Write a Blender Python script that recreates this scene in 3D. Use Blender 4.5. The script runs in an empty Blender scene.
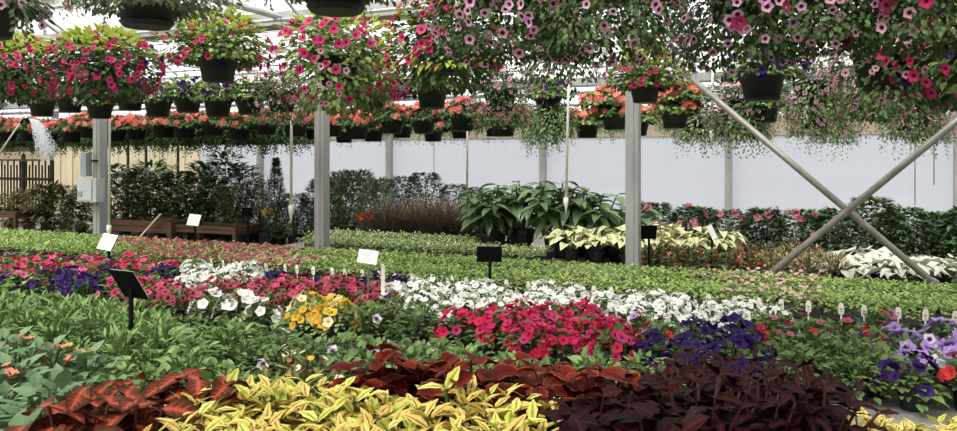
import bpy, math, random
from mathutils import Vector, Matrix
R = random.Random(7)
C = bpy.context.scene.collection
SC = bpy.context.scene

# ------------------------------------------------------------------ camera, sky, exposure
F, CX, HY, HC = 750.0, 478.5, 158.0, 1.70
TH = math.atan(F * 5.87e-4)
cam = bpy.data.cameras.new('camera'); cam_o = bpy.data.objects.new('camera', cam); C.objects.link(cam_o)
cam_o.location = (0, 0, HC); cam_o.rotation_euler = (math.pi / 2, 0, TH)
cam.sensor_width = 36; cam.lens = 36 * F / 957; cam.shift_y = -(215.5 - HY) / 957
cam.clip_start = 0.05; cam.clip_end = 300
SC.camera = cam_o
w = bpy.data.worlds.new('overcast_sky'); SC.world = w; w.use_nodes = True
bg = w.node_tree.nodes['Background']; bg.inputs[0].default_value = (0.97, 0.985, 1.0, 1); bg.inputs[1].default_value = 1.3
sun = bpy.data.lights.new('sun', 'SUN'); sun.energy = 6.2; sun.angle = math.radians(40); sun.color = (1.0, 0.96, 0.9)
sun_o = bpy.data.objects.new('sun', sun); C.objects.link(sun_o); sun_o.rotation_euler = (math.radians(33), math.radians(-12), 0)
SC.view_settings.view_transform = 'Standard'; SC.view_settings.look = 'None'
SC.view_settings.gamma = 1.0; SC.view_settings.use_curve_mapping = False
SC.view_settings.exposure = 0.42
SC.cycles.max_bounces = 7; SC.cycles.diffuse_bounces = 4; SC.cycles.transparent_max_bounces = 12
SC.cycles.use_denoising = True

CT, ST = math.cos(TH), math.sin(TH)
def ray(px, py):
    a = (px - CX) / F; b = (HY - py) / F
    return (a * CT - ST, a * ST + CT, b)
def at_z(px, py, z):                      # pixel on a level plane of known height
    r = ray(px, py); t = (z - HC) / r[2]
    return Vector((r[0] * t, r[1] * t, z))
def at_d(px, py, D):                      # pixel on the upright plane at depth D (parallel to the back wall)
    r = ray(px, py); t = D / r[1]
    return Vector((r[0] * t, D, HC + r[2] * t))
def scale_at(px, D):                      # pixels per metre there
    return F / (D / ray(px, HY)[1])

# ------------------------------------------------------------------ materials
def lin(h):
    c = [int(h[i:i + 2], 16) / 255 for i in (0, 2, 4)]
    return tuple(x / 12.92 if x <= .04045 else ((x + .055) / 1.055) ** 2.4 for x in c) + (1,)
M = {}
def new_mat(name):
    m = bpy.data.materials.new(name); m.use_nodes = True
    n = m.node_tree.nodes; n.clear()
    return m, n, m.node_tree.links.new
def mixc(n, l, fac, a, b):
    x = n.new('ShaderNodeMix'); x.data_type = 'RGBA'; x.clamp_factor = True
    for k, v in ((0, fac), (6, a), (7, b)):
        if isinstance(v, (tuple, float, int)): x.inputs[k].default_value = v
        else: l(v, x.inputs[k])
    return x.outputs[2]
def maprange(n, l, v, a, b, c=0., d=1.):
    x = n.new('ShaderNodeMapRange'); l(v, x.inputs[0])
    for k, q in enumerate((a, b, c, d)): x.inputs[k + 1].default_value = q
    return x.outputs[0]
def math_(n, l, op, a, b):
    x = n.new('ShaderNodeMath'); x.operation = op
    for k, v in ((0, a), (1, b)):
        if isinstance(v, (float, int)): x.inputs[k].default_value = v
        else: l(v, x.inputs[k])
    return x.outputs[0]
def leafy_out(n, l, col, rough, transl, spec=.35):
    p = n.new('ShaderNodeBsdfPrincipled'); p.inputs['Roughness'].default_value = rough
    p.inputs['Specular IOR Level'].default_value = spec
    l(col, p.inputs['Base Color'])
    t = n.new('ShaderNodeBsdfTranslucent'); l(col, t.inputs[0])
    s = n.new('ShaderNodeMixShader'); s.inputs[0].default_value = transl
    l(p.outputs[0], s.inputs[1]); l(t.outputs[0], s.inputs[2])
    o = n.new('ShaderNodeOutputMaterial'); l(s.outputs[0], o.inputs[0])
def mute(h, k=.2):
    c = [int(h[i:i + 2], 16) for i in (0, 2, 4)]; g = .3 * c[0] + .6 * c[1] + .1 * c[2]
    return '%02x%02x%02x' % tuple(int(x + (g * t - x) * k) for x, t in zip(c, (1.06, 1., .92)))
def leaf_mat(name, c1, c2, mid=None, edge=None, midw=.35, edgew=.75, rough=.5, transl=.13, spec=.18, veins=0):
    if name.startswith('lf_'): c1, c2 = mute(c1), mute(c2)
    m, n, l = new_mat(name)
    at = n.new('ShaderNodeAttribute'); at.attribute_name = 'lf'
    sp = n.new('ShaderNodeSeparateColor'); l(at.outputs['Color'], sp.inputs[0])
    oi = n.new('ShaderNodeObjectInfo')
    f = math_(n, l, 'ADD', math_(n, l, 'MULTIPLY', sp.outputs[2], .7), math_(n, l, 'MULTIPLY', oi.outputs['Random'], .3))
    col = mixc(n, l, f, lin(c1), lin(c2))
    nz = n.new('ShaderNodeTexNoise'); nz.inputs['Scale'].default_value = 60
    tc = n.new('ShaderNodeTexCoord'); l(tc.outputs['Object'], nz.inputs['Vector'])
    e = math_(n, l, 'ADD', sp.outputs[0], maprange(n, l, nz.outputs[0], .3, .7, -.18, .18))
    if mid: col = mixc(n, l, maprange(n, l, e, midw + .12, midw - .12), col, lin(mid))
    if veins:
        v_ = math_(n, l, 'FRACT', math_(n, l, 'SUBTRACT', math_(n, l, 'MULTIPLY', sp.outputs[1], float(veins)), math_(n, l, 'MULTIPLY', sp.outputs[0], 1.4)), 0.)
        k_ = math_(n, l, 'MULTIPLY', maprange(n, l, math_(n, l, 'ABSOLUTE', math_(n, l, 'SUBTRACT', v_, .5), 0.), .16, .04), maprange(n, l, sp.outputs[0], .85, .4))
        col = mixc(n, l, math_(n, l, 'MULTIPLY', k_, .7), col, lin(mid))
    if edge: col = mixc(n, l, maprange(n, l, e, edgew - .12, edgew + .12), col, lin(edge))
    leafy_out(n, l, col, rough, transl, spec)
    M[name] = m
def flower_mat(name, petal, petal2, throat, tr=.3, rim=None, transl=.42):
    m, n, l = new_mat(name)
    at = n.new('ShaderNodeAttribute'); at.attribute_name = 'lf'
    sp = n.new('ShaderNodeSeparateColor'); l(at.outputs['Color'], sp.inputs[0])
    oi = n.new('ShaderNodeObjectInfo')
    f = math_(n, l, 'ADD', math_(n, l, 'MULTIPLY', sp.outputs[2], .5), math_(n, l, 'MULTIPLY', oi.outputs['Random'], .5))
    col = mixc(n, l, f, lin(petal), lin(petal2))
    col = mixc(n, l, maprange(n, l, sp.outputs[0], tr + .15, tr - .1), col, lin(throat))
    if rim: col = mixc(n, l, maprange(n, l, sp.outputs[0], .75, .95), col, lin(rim))
    leafy_out(n, l, col, .6, transl, .2)
    M[name] = m
def plain(name, c, rough=.6, metal=0., noise=0., scale=8., bump=0., c2=None, stretch=(1, 1, 1), spec=.5):
    m, n, l = new_mat(name)
    p = n.new('ShaderNodeBsdfPrincipled'); p.inputs['Roughness'].default_value = rough; p.inputs['Metallic'].default_value = metal
    p.inputs['Specular IOR Level'].default_value = spec
    o = n.new('ShaderNodeOutputMaterial'); l(p.outputs[0], o.inputs[0])
    tc = n.new('ShaderNodeTexCoord'); mp = n.new('ShaderNodeMapping'); l(tc.outputs['Object'], mp.inputs[0]); mp.inputs['Scale'].default_value = stretch
    nz = n.new('ShaderNodeTexNoise'); nz.inputs['Scale'].default_value = scale; nz.inputs['Detail'].default_value = 6; l(mp.outputs[0], nz.inputs['Vector'])
    if c2 is None: c2 = c
    a = lin(c); b = lin(c2)
    if c2 == c: b = tuple(x * (1 - noise) for x in a[:3]) + (1,)
    l(mixc(n, l, maprange(n, l, nz.outputs[0], .3, .7), a, b), p.inputs['Base Color'])
    if bump:
        bp = n.new('ShaderNodeBump'); bp.inputs['Strength'].default_value = bump; bp.inputs['Distance'].default_value = .02
        l(nz.outputs[0], bp.inputs['Height']); l(bp.outputs[0], p.inputs['Normal'])
    M[name] = m
def sheet_mat(name, col, clear, bump=0., diff=.3):
    # plastic greenhouse sheeting: part clear, part milky (glows with the daylight behind it)
    m, n, l = new_mat(name)
    d = n.new('ShaderNodeBsdfDiffuse'); d.inputs[0].default_value = lin(col)
    t = n.new('ShaderNodeBsdfTranslucent'); t.inputs[0].default_value = lin(col)
    tr = n.new('ShaderNodeBsdfTransparent'); tr.inputs[0].default_value = (.96, .97, .97, 1)
    a = n.new('ShaderNodeMixShader'); a.inputs[0].default_value = 1 - diff; l(d.outputs[0], a.inputs[1]); l(t.outputs[0], a.inputs[2])
    b = n.new('ShaderNodeMixShader'); b.inputs[0].default_value = clear; l(a.outputs[0], b.inputs[1]); l(tr.outputs[0], b.inputs[2])
    if bump:
        tc = n.new('ShaderNodeTexCoord'); mp = n.new('ShaderNodeMapping'); mp.inputs['Scale'].default_value = (1.2, 1, .5); mp.inputs['Rotation'].default_value = (0, .6, 0)
        nz = n.new('ShaderNodeTexNoise'); nz.inputs['Scale'].default_value = 1.6; nz.inputs['Detail'].default_value = 5; nz.inputs['Distortion'].default_value = 1.2
        l(tc.outputs['Object'], mp.inputs[0]); l(mp.outputs[0], nz.inputs['Vector'])
        bp = n.new('ShaderNodeBump'); bp.inputs['Strength'].default_value = bump; bp.inputs['Distance'].default_value = .12
        l(nz.outputs[0], bp.inputs['Height']); l(bp.outputs[0], d.inputs['Normal']); l(bp.outputs[0], t.inputs['Normal'])
    o = n.new('ShaderNodeOutputMaterial'); l(b.outputs[0], o.inputs[0])
    M[name] = m

plain('galv', 'a9a9a7', .5, .2, c2='929290', scale=14, stretch=(1, 1, .15))
plain('galv_pipe', '928f86', .45, .3, c2='7a776f', scale=12)
plain('frame_white', 'c4c5c2', .5, .1, c2='a3a4a2', scale=5)
plain('pvc', 'e4e1d6', .4, noise=.15)
plain('gravel', '55514a', .95, c2='2e2b27', scale=40, bump=.6)
plain('bench_wood', '8f8b84', .8, c2='6a665f', scale=6, bump=.3, stretch=(.6, 8, 8))
plain('bench_metal', '7d7f80', .5, .5, noise=.3)
plain('tray', '15140f', .55, noise=.3)
plain('pot_black', '191b1c', .5, c2='101112', scale=12)
plain('pot_basket', '1d211f', .55, c2='131615', scale=10)
plain('soil', '2a1f16', .95, c2='17110c', scale=60, bump=.5)
plain('wire', '2b2c2b', .5, .5)
plain('wire_light', 'a8aaa6', .4, .6)
plain('sign_black', '0c0c0d', .8, spec=.1)
plain('sign_white', 'ecebe5', .5, noise=.04)
plain('tag', 'efeadd', .5, noise=.06)
plain('tag_print', 'a8a193', .6)
plain('beige', 'b3a88f', .7, c2='9d9178', scale=4)
plain('cream', 'ddd2b4', .75, c2='c9bb98', scale=5, stretch=(6, 6, .5))
plain('timber', '60432a', .75, c2='43301e', scale=7, bump=.3, stretch=(.5, 6, 6))
plain('dark_wood', '241a14', .8, c2='15100c', scale=9)
plain('box_grey', 'b9bcbb', .5, noise=.08)
plain('panel_grey', '8f979c', .45, noise=.1)
plain('stem', '4c5a2a', .7, c2='3a4520')
plain('stem_red', '4a1c16', .7, c2='351210')
plain('stem_brown', '4a3826', .8, c2='33271b')
sheet_mat('poly_wall', 'd0d2d8', .0, .5, .3)
sheet_mat('poly_roof', 'f4f6f6', .72, 0, .2)
sheet_mat('poly_side', 'a9a9a8', .0, 0, .5)
m, n_, l_ = new_mat('water'); g = n_.new('ShaderNodeBsdfTranslucent'); g.inputs[0].default_value = (.9, .93, .95, 1)
g2 = n_.new('ShaderNodeBsdfDiffuse'); g2.inputs[0].default_value = (.9, .92, .93, 1)
g3 = n_.new('ShaderNodeMixShader'); l_(g.outputs[0], g3.inputs[1]); l_(g2.outputs[0], g3.inputs[2])
o_ = n_.new('ShaderNodeOutputMaterial'); l_(g3.outputs[0], o_.inputs[0]); M['water'] = m

leaf_mat('lf_petunia', '3f5f2c', '62803f')
leaf_mat('lf_bright', '68893e', '94b05c')
leaf_mat('lf_flat', '789a3a', 'a8c464', rough=.6)
leaf_mat('lf_lime', '9db12e', 'ccd858', transl=.35)
leaf_mat('lf_dark', '2e4a26', '4d6b38', rough=.42)
leaf_mat('lf_lance', '48702f', '88a85a')
leaf_mat('lf_blue', '44683f', '6c8c60', rough=.42)
leaf_mat('lf_greygreen', '5b6b4a', '8b9876')
leaf_mat('lf_olive', '565e2a', '7b7f3e')
leaf_mat('lf_fern', '2c4a22', '4f7434')
leaf_mat('lf_trail', '5f7d49', '93a878')
leaf_mat('lf_grass', '544b3c', '857862', transl=.25)
leaf_mat('lf_sage', '3d5340', '667a62')
leaf_mat('lf_conifer', '33452f', '56683f')
leaf_mat('lf_big', '3f6134', '7b9a62', rough=.35, spec=.5)
leaf_mat('lf_mandevilla', '3a5a32', '64844f', rough=.35, spec=.5)
leaf_mat('lf_bronze', '3a2c1c', '66562c')
leaf_mat('lf_caladium', 'd0d092', 'ecebc0', mid='8fa65a', midw=.1, edge='7d9850', edgew=1.0)
leaf_mat('lf_white_caladium', 'd2d2c6', 'e4e3da', edge='8ba070', edgew=.93, mid='b7c79f', midw=.1)
leaf_mat('lf_begonia', '4c6a34', '6f8746')
leaf_mat('lf_tan', '9a8352', 'c0a878')
leaf_mat('cl_yellow', 'bcab48', 'dacd7e', mid='93402c', midw=.2, transl=.25)
leaf_mat('cl_yellow_green', 'b5b24a', 'dcd47c', mid='6f8a2c', midw=.24, transl=.25)
leaf_mat('cl_rust', '3c1a0e', '5c301c', mid='b04e3c', midw=.17, veins=6, edge='3a2614', edgew=.85, transl=.2, rough=.5, spec=.08)
leaf_mat('cl_red', '4a110b', '682012', mid='380a07', midw=.12, edge='b07a4a', edgew=1.03, veins=6, transl=.15, rough=.5, spec=.08)
leaf_mat('cl_maroon', '180606', '2c0e0b', mid='4c1616', midw=.1, edge='7a4a36', edgew=1.08, rough=.5, spec=.08, transl=.1)
leaf_mat('cl_plum', '120508', '230c0f', mid='3c161c', midw=.1, rough=.5, spec=.08, transl=.1)
leaf_mat('cl_ember', '6b1f16', 'c05a30', mid='d97a4a', midw=.2)

flower_mat('fl_magenta', 'c22660', 'd94a80', '6e0d38', .3)
flower_mat('fl_crimson', 'b8123f', 'd62a56', '5e0820', .24)
flower_mat('fl_rose', 'd23f6d', 'e66a8c', '8c2040', .22)
flower_mat('fl_pinkvein', 'eaa6c8', 'f6cbdf', '4f1230', .42)
flower_mat('fl_calib', 'd98fae', 'e9bccb', '6b2340', .36)
flower_mat('fl_white', 'f2f0ea', 'fbfaf6', 'dfe0a8', .16)
flower_mat('fl_purple', '2b1250', '401c6c', '180830', .3)
flower_mat('fl_lavender', 'a883cf', 'c6a8e2', '6a3a96', .28)
flower_mat('fl_brown', 'a23a48', 'c7707a', '2e0a14', .45)
flower_mat('fl_yellow', 'e2ad2c', 'f0cf58', 'b37a1a', .2)
flower_mat('fl_cream', 'efe4b0', 'f6f0d0', 'c9a940', .25)
flower_mat('fl_red', 'c22a2c', 'd8443c', '7c1016', .2)
flower_mat('fl_coral', 'cc605a', 'e88c80', 'b84c48', .2)
flower_mat('fl_salmon', 'e2876c', 'efa58c', 'c05a48', .2)
flower_mat('fl_orange', 'e8913c', 'f2ae5a', 'c46a20', .2)
flower_mat('fl_whiteeye', 'eadcec', 'f6eef6', '5a1f50', .4)
flower_mat('fl_dullpink', 'b8506f', 'd07f92', '7a2a42', .25)
flower_mat('fl_mpink', 'd8708c', 'ea98aa', 'b04060', .2)
flower_mat('fl_blush', 'e2b4ae', 'eecdc4', 'c08078', .3)

# ------------------------------------------------------------------ mesh building
class MB:
    def __init__(s): s.v = []; s.f = []; s.a = []; s.mi = []; s.cur = 0
    def add(s, vs, fs, at=None):
        b = len(s.v); s.v += [tuple(x) for x in vs]
        s.a += at if at else [(0., 0., 0.)] * len(vs)
        s.f += [tuple(b + i for i in q) for q in fs]; s.mi += [s.cur] * len(fs)
    def mesh(s, name, mats, smooth=False):
        me = bpy.data.meshes.new(name); me.from_pydata(s.v, [], s.f)
        for k in (mats if isinstance(mats, (list, tuple)) else [mats]): me.materials.append(M[k])
        at = me.attributes.new('lf', 'FLOAT_COLOR', 'POINT')
        buf = []
        for q in s.a: buf += [q[0], q[1], q[2], 1.]
        at.data.foreach_set('color', buf)
        me.polygons.foreach_set('material_index', s.mi)
        if smooth: me.polygons.foreach_set('use_smooth', [True] * len(s.f))
        me.update(); return me
    def box(s, c, d, rot=None):
        vs = [Vector(((i & 1) - .5, ((i >> 1) & 1) - .5, (i >> 2) - .5)) for i in range(8)]
        vs = [Vector((q.x * d[0], q.y * d[1], q.z * d[2])) for q in vs]
        if rot is not None: vs = [rot @ q for q in vs]
        s.add([q + Vector(c) for q in vs], [(0, 2, 3, 1), (4, 5, 7, 6), (0, 1, 5, 4), (2, 6, 7, 3), (0, 4, 6, 2), (1, 3, 7, 5)])
    def tube(s, pts, r, seg=6, cap=True):
        pts = [Vector(p) for p in pts]; rs = r if isinstance(r, (list, tuple)) else [r] * len(pts)
        vs = []; fs = []; k = len(pts)
        for i, p in enumerate(pts):
            t = (pts[min(i + 1, k - 1)] - pts[max(i - 1, 0)]).normalized()
            u = t.orthogonal().normalized() if abs(t.z) > .95 else t.cross(Vector((0, 0, 1))).normalized()
            w_ = t.cross(u)
            for j in range(seg):
                a = 2 * math.pi * j / seg
                vs.append(p + (u * math.cos(a) + w_ * math.sin(a)) * rs[i])
        for i in range(k - 1):
            for j in range(seg):
                j2 = (j + 1) % seg
                fs.append((i * seg + j, i * seg + j2, (i + 1) * seg + j2, (i + 1) * seg + j))
        if cap: fs += [tuple(range(seg))[::-1], tuple((k - 1) * seg + j for j in range(seg))]
        s.add(vs, fs)
    def lathe(s, prof, seg=16, c=(0, 0, 0), rot0=0., sq=False):
        vs = []; fs = []; k = len(prof)
        for r, z in prof:
            for j in range(seg):
                a = 2 * math.pi * j / seg + rot0
                vs.append((c[0] + r * math.cos(a), c[1] + r * math.sin(a), c[2] + z))
        for i in range(k - 1):
            for j in range(seg):
                j2 = (j + 1) % seg
                fs.append((i * seg + j, i * seg + j2, (i + 1) * seg + j2, (i + 1) * seg + j))
        fs.append(tuple(range(seg))[::-1]); fs.append(tuple((k - 1) * seg + j for j in range(seg)))
        s.add(vs, fs)

def prof_w(shape, t):
    if shape == 'round': return max(.0, 1 - abs(2 * t - .95) ** 2.6) ** .6
    if shape == 'ovate': return math.sin(math.pi * min(1, t ** .72)) ** .85
    if shape == 'lance': return math.sin(math.pi * t ** .85) * .95
    if shape == 'heart': return (math.sin(math.pi * (.12 + .88 * t) ** .62)) ** .9 if t > .0 else .3
    if shape == 'linear': return .35 + .65 * math.sin(math.pi * min(1, .25 + .75 * t)) if t < 1 else 0
    return math.sin(math.pi * t)
def leaf(mb, o, d, n, L, W, shape='ovate', seg=3, fold=.2, curl=.25, rnd=None, teeth=0.):
    d = d.normalized(); side = d.cross(n)
    if side.length < 1e-4: side = d.orthogonal()
    side.normalize(); n = side.cross(d)
    b = R.random() if rnd is None else rnd
    vs = [o]; at = [(0., 0., b)]; fs = []
    for i in range(1, seg + 1):
        t = i / seg
        p = o + d * (L * t * (1 - .12 * t * abs(curl))) - n * (curl * L * t * t)
        if i == seg:
            vs.append(p); at.append((.6, 1., b))
        else:
            w_ = W * .5 * prof_w(shape, t)
            if teeth: w_ *= 1 + teeth * (1 if i % 2 else -1)
            up = n * (fold * w_)
            vs += [p, p + side * w_ + up, p - side * w_ + up]; at += [(0., t, b), (1., t, b), (1., t, b)]
    # base fan
    fs += [(0, 2, 1), (0, 1, 3)]
    for i in range(1, seg - 1):
        a = 1 + (i - 1) * 3; c = a + 3
        fs += [(a, a + 1, c + 1, c), (a, c, c + 2, a + 2)]
    a = 1 + (seg - 2) * 3; tip = len(vs) - 1
    fs += [(a, a + 1, tip), (a, tip, a + 2)]
    mb.add(vs, fs, at)
def trumpet(mb, o, n, r, lobes=5, depth=.5, ruffle=.12, b=None):
    n = n.normalized(); u = n.orthogonal().normalized(); v = n.cross(u); b = R.random() if b is None else b
    k = lobes * 2; ph = R.random() * 6.28
    vs = [o - n * (r * depth)]; at = [(0., 0., b)]; fs = []
    for ring, (rr, dz) in enumerate(((.3, -.12), (1., 0.))):
        for j in range(k):
            a = ph + 2 * math.pi * j / k
            q = rr; z = dz
            if ring == 1:
                q *= 1.06 if j % 2 else .86; z += (ruffle if j % 2 else -ruffle * .4) * R.uniform(.3, 1.4) - .05
            vs.append(o + (u * math.cos(a) + v * math.sin(a)) * (r * q) + n * (r * z)); at.append((.3 if ring == 0 else 1., 0., b))
    for j in range(k):
        j2 = (j + 1) % k
        fs += [(0, 1 + j, 1 + j2), (1 + j, 1 + k + j, 1 + k + j2, 1 + j2)]
    mb.add(vs, fs, at)
def flower_mesh(kind, mat):
    mb = MB(); O = Vector((0, 0, 0)); Z = Vector((0, 0, 1))
    if kind == 'petunia': trumpet(mb, Vector((0, 0, .45)), Z, 1.0, 5, .55, .16)
    elif kind == 'ruffled':                      # double, ruffled
        trumpet(mb, Vector((0, 0, .35)), Z, 1.0, 6, .4, .3); trumpet(mb, Vector((0, 0, .5)), Vector((.1, .1, 1)), .65, 5, .3, .35)
    elif kind == 'cluster':                      # geranium-like head of florets
        for i in range(11):
            a = i * 2.4; q = math.sqrt((i + .5) / 11); d = Vector((math.cos(a) * q, math.sin(a) * q, 1.1 - q * .7))
            trumpet(mb, Vector((math.cos(a) * q * .8, math.sin(a) * q * .8, .7 - q * q * .5)), d, .42, 5, .25, .2)
    elif kind == 'daisy':
        for i in range(9):
            a = i * 2 * math.pi / 9
            leaf(mb, Vector((0, 0, .2)), Vector((math.cos(a), math.sin(a), .15)), Z, 1., .55, 'ovate', 3, .1, .1, .5)
    return mb.mesh('flower_' + kind, mat, True)
FM = {}
def fl(kind, mat):
    if (kind, mat) not in FM: FM[(kind, mat)] = [flower_mesh(kind, mat) for _ in range(3)]
    return R.choice(FM[(kind, mat)])

# ------------------------------------------------------------------ objects
def link(name, data, parent=None, mtx=None, kind=None):
    o = bpy.data.objects.new(name, data); C.objects.link(o)
    if parent: o.parent = parent
    if mtx is not None: o.matrix_basis = mtx
    if kind: o['kind'] = kind
    return o
def tag(o, label, cat, group=None):
    o['label'] = label; o['category'] = cat
    if group: o['group'] = group
    return o
def thing(name, label, cat, loc=(0, 0, 0), rz=0., sc=1., group=None):
    o = bpy.data.objects.new(name, None); C.objects.link(o); o.empty_display_size = .05
    o.location = loc; o.rotation_euler = (0, 0, rz); o.scale = (sc,) * 3
    return tag(o, label, cat, group)
def frame(o, d, n, s=1.):
    d = d.normalized(); x = d.cross(n)
    if x.length < 1e-4: x = d.orthogonal()
    x.normalize(); n = x.cross(d)
    m = Matrix((x, d, n)).transposed().to_4x4() @ Matrix.Scale(s, 4); m.translation = o
    return m
def face_frame(o, n, s):                      # local +Z along n, random spin
    q = n.to_track_quat('Z', 'Y').to_matrix().to_4x4() @ Matrix.Rotation(R.random() * 6.28, 4, 'Z') @ Matrix.Scale(s, 4)
    q.translation = o; return q
def put(proto, name, label, cat, loc, rz=None, sc=1., group=None):
    o = thing(name, label, cat, loc, R.random() * 6.28 if rz is None else rz, sc, group)
    for nm, me, mx, kd in proto: link(nm, me, o, mx, kd)
    return o
def struct(o): o['kind'] = 'structure'; return o
I4 = Matrix.Identity(4)

# ================================================================== THE SETTING
S0, S1 = -24.0, 16.0
BAY, ROW, STEP = 6.2, 6.10, 3.05
BACK = ROW + BAY                                # 12.3
ROWS = (ROW - 2 * BAY, ROW - BAY, ROW, BACK)
GUT = 3.02
post1 = at_d(322, HY, ROW).x                    # a post seen at x=322
mb = MB(); mb.add([(S0 - 30, -40, 0), (S1 + 30, -40, 0), (S1 + 30, 45, 0), (S0 - 30, 45, 0)], [(0, 1, 2, 3)])
struct(link('floor', mb.mesh('floor', 'gravel')))['label'] = 'dark gravel greenhouse floor'
# back wall: sheets of milky plastic between the posts, board band, clear strip above
def wall_sheet(parent, x0, x1, y, z0, z1, mat, along='x'):
    mb = MB(); nx, nz = 10, 6; vs = []; fs = []
    for j in range(nz + 1):
        for i in range(nx + 1):
            a = x0 + (x1 - x0) * i / nx; z = z0 + (z1 - z0) * j / nz
            bow = .03 * math.sin(math.pi * i / nx) * math.sin(math.pi * j / nz) + R.uniform(-.008, .008)
            vs.append((a, y + bow, z) if along == 'x' else (y + bow, a, z))
    for j in range(nz):
        for i in range(nx): k = j * (nx + 1) + i; fs.append((k, k + 1, k + nx + 2, k + nx + 1))
    mb.add(vs, fs); return link('sheet', mb.mesh('sheet', mat, True), parent)
wall = struct(thing('wall_back', 'milky white plastic side wall of the greenhouse', 'wall', (0, 0, 0)))
del wall['category']
back1 = at_d(390, HY, BACK).x
k0 = int(math.floor((S0 - back1) / STEP)); k1 = int(math.ceil((S1 - back1) / STEP))
bx_ = [back1 + k * STEP for k in range(k0, k1 + 1)]
for a, b in zip(bx_[:-1], bx_[1:]):
    wall_sheet(wall, a, b, BACK + .1, 0, 2.05, 'poly_wall')
    mb = MB(); mb.box(((a + b) / 2, BACK + .1, 2.2), (STEP - .012, .05, .30)); link('board', mb.mesh('board', 'beige'), wall)
    wall_sheet(wall, a, b, BACK + .12, 2.35, GUT + .1, 'poly_roof')
    for z in (2.45, 2.62, 2.8):
        mb = MB(); mb.box(((a + b) / 2, BACK + .07, z), (STEP - .01, .05, .055)); link('girt', mb.mesh('girt', 'frame_white'), wall)
for nm, x in (('wall_left', S0), ('wall_right', S1)):
    wl = struct(link(nm, None)); wl['label'] = 'milky plastic end wall of the greenhouse'
    for a in range(4): wall_sheet(wl, -6.3 + a * 4.675, -6.3 + (a + 1) * 4.675, x, 0, 4.7, 'poly_side', 'y')
wf = struct(link('wall_front', None)); wf['label'] = 'milky plastic front wall of the greenhouse'
for a in range(10): wall_sheet(wf, S0 + a * 4, S0 + a * 4 + 4, ROWS[0] - .1, 0, GUT, 'poly_side')
# roof
RIDGE = 4.75
ceil_ = struct(link('ceiling', None)); ceil_['label'] = 'gabled clear plastic greenhouse roof on white metal frames'
pane_cache = {}
for bi in range(3):
    y0 = ROWS[bi]; ym = y0 + BAY / 2
    for ya, yb in ((y0, ym), (y0 + BAY, ym)):
        s_ = 1 if yb > ya else -1
        for i in range(20):
            xa = S0 + i * 2.0
            mb = MB(); mb.add([(0, ya, GUT + .12), (1.96, ya, GUT + .12), (1.96, yb, RIDGE), (0, yb, RIDGE)], [(0, 1, 2, 3)])
            key = (bi, ya)
            if key not in pane_cache: pane_cache[key] = mb.mesh('pane', 'poly_roof')
            link('pane', pane_cache[key], ceil_, Matrix.Translation((xa + .02, 0, 0)))
            mb = MB(); mb.tube([(0, ya, GUT + .1), (0, yb, RIDGE - .02)], .022, 4)
            key = (bi, ya, 'r')
            if key not in pane_cache: pane_cache[key] = mb.mesh('rafter', 'frame_white')
            link('rafter', pane_cache[key], ceil_, Matrix.Translation((xa, 0, 0)))
        for q in (.18, .36, .54, .72, .9):
            y = ya + (yb - ya) * q; z = GUT + .1 + (RIDGE - GUT - .12) * q - .04
            mb = MB(); mb.box(((S0 + S1) / 2, y, z), (S1 - S0, .05, .06)); link('purlin', mb.mesh('purlin', 'frame_white'), ceil_)
    mb = MB(); mb.box(((S0 + S1) / 2, ym, RIDGE), (S1 - S0, .12, .08)); link('ridge_beam', mb.mesh('ridge_beam', 'frame_white'), ceil_)
for i, y in enumerate((ROWS[0] + .14, ROWS[1], ROWS[2], ROWS[3] - .18)):
    mb = MB()
    for dy, dz, wy, wz in ((0, 0, .22, .02), (-.11, .06, .02, .13), (.11, .06, .02, .13)): mb.box(((S0 + S1) / 2, y + dy, GUT + dz), (S1 - S0, wy, wz)) if i in (1, 2) else mb.box(((S0 + S1) / 2, y + dy, GUT + dz - .12), (S1 - S0, wy, wz))
    g = link('gutter', mb.mesh('gutter', 'galv'))
    tag(g, ('galvanised roof gutter along the front wall', 'galvanised roof gutter behind the aisle', 'galvanised roof gutter above the braced post row', 'galvanised roof gutter along the top of the back wall')[i], 'gutter')
# trusses in the two bays in view
for bi in (1, 2):
    y0 = ROWS[bi]
    for k in range(-6, 4):
        x = post1 + k * STEP
        t = thing('roof_truss', 'white metal truss with zigzag webs under the roof ' + ('beside the back wall' if bi == 2 else 'over the flower benches'), 'truss', (x, y0, GUT - .05), 0, 1, 'roof trusses')
        mb = MB(); mb.tube([(0, .1, 0), (0, BAY - .1, 0)], .028, 6); link('bottom_chord', mb.mesh('chord', 'frame_white'), t)
        mb = MB(); mb.tube([(0, .1, .42), (0, BAY - .1, .42)], .022, 6); link('top_chord', mb.mesh('chord', 'frame_white'), t)
        for j in range(8):
            ya = .25 + j * .71; up = j % 2
            mb = MB(); mb.tube([(0, ya, .42 * up), (0, ya + .71, .42 * (1 - up))], .013, 5); link('web', mb.mesh('web', 'frame_white'), t)
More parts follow.
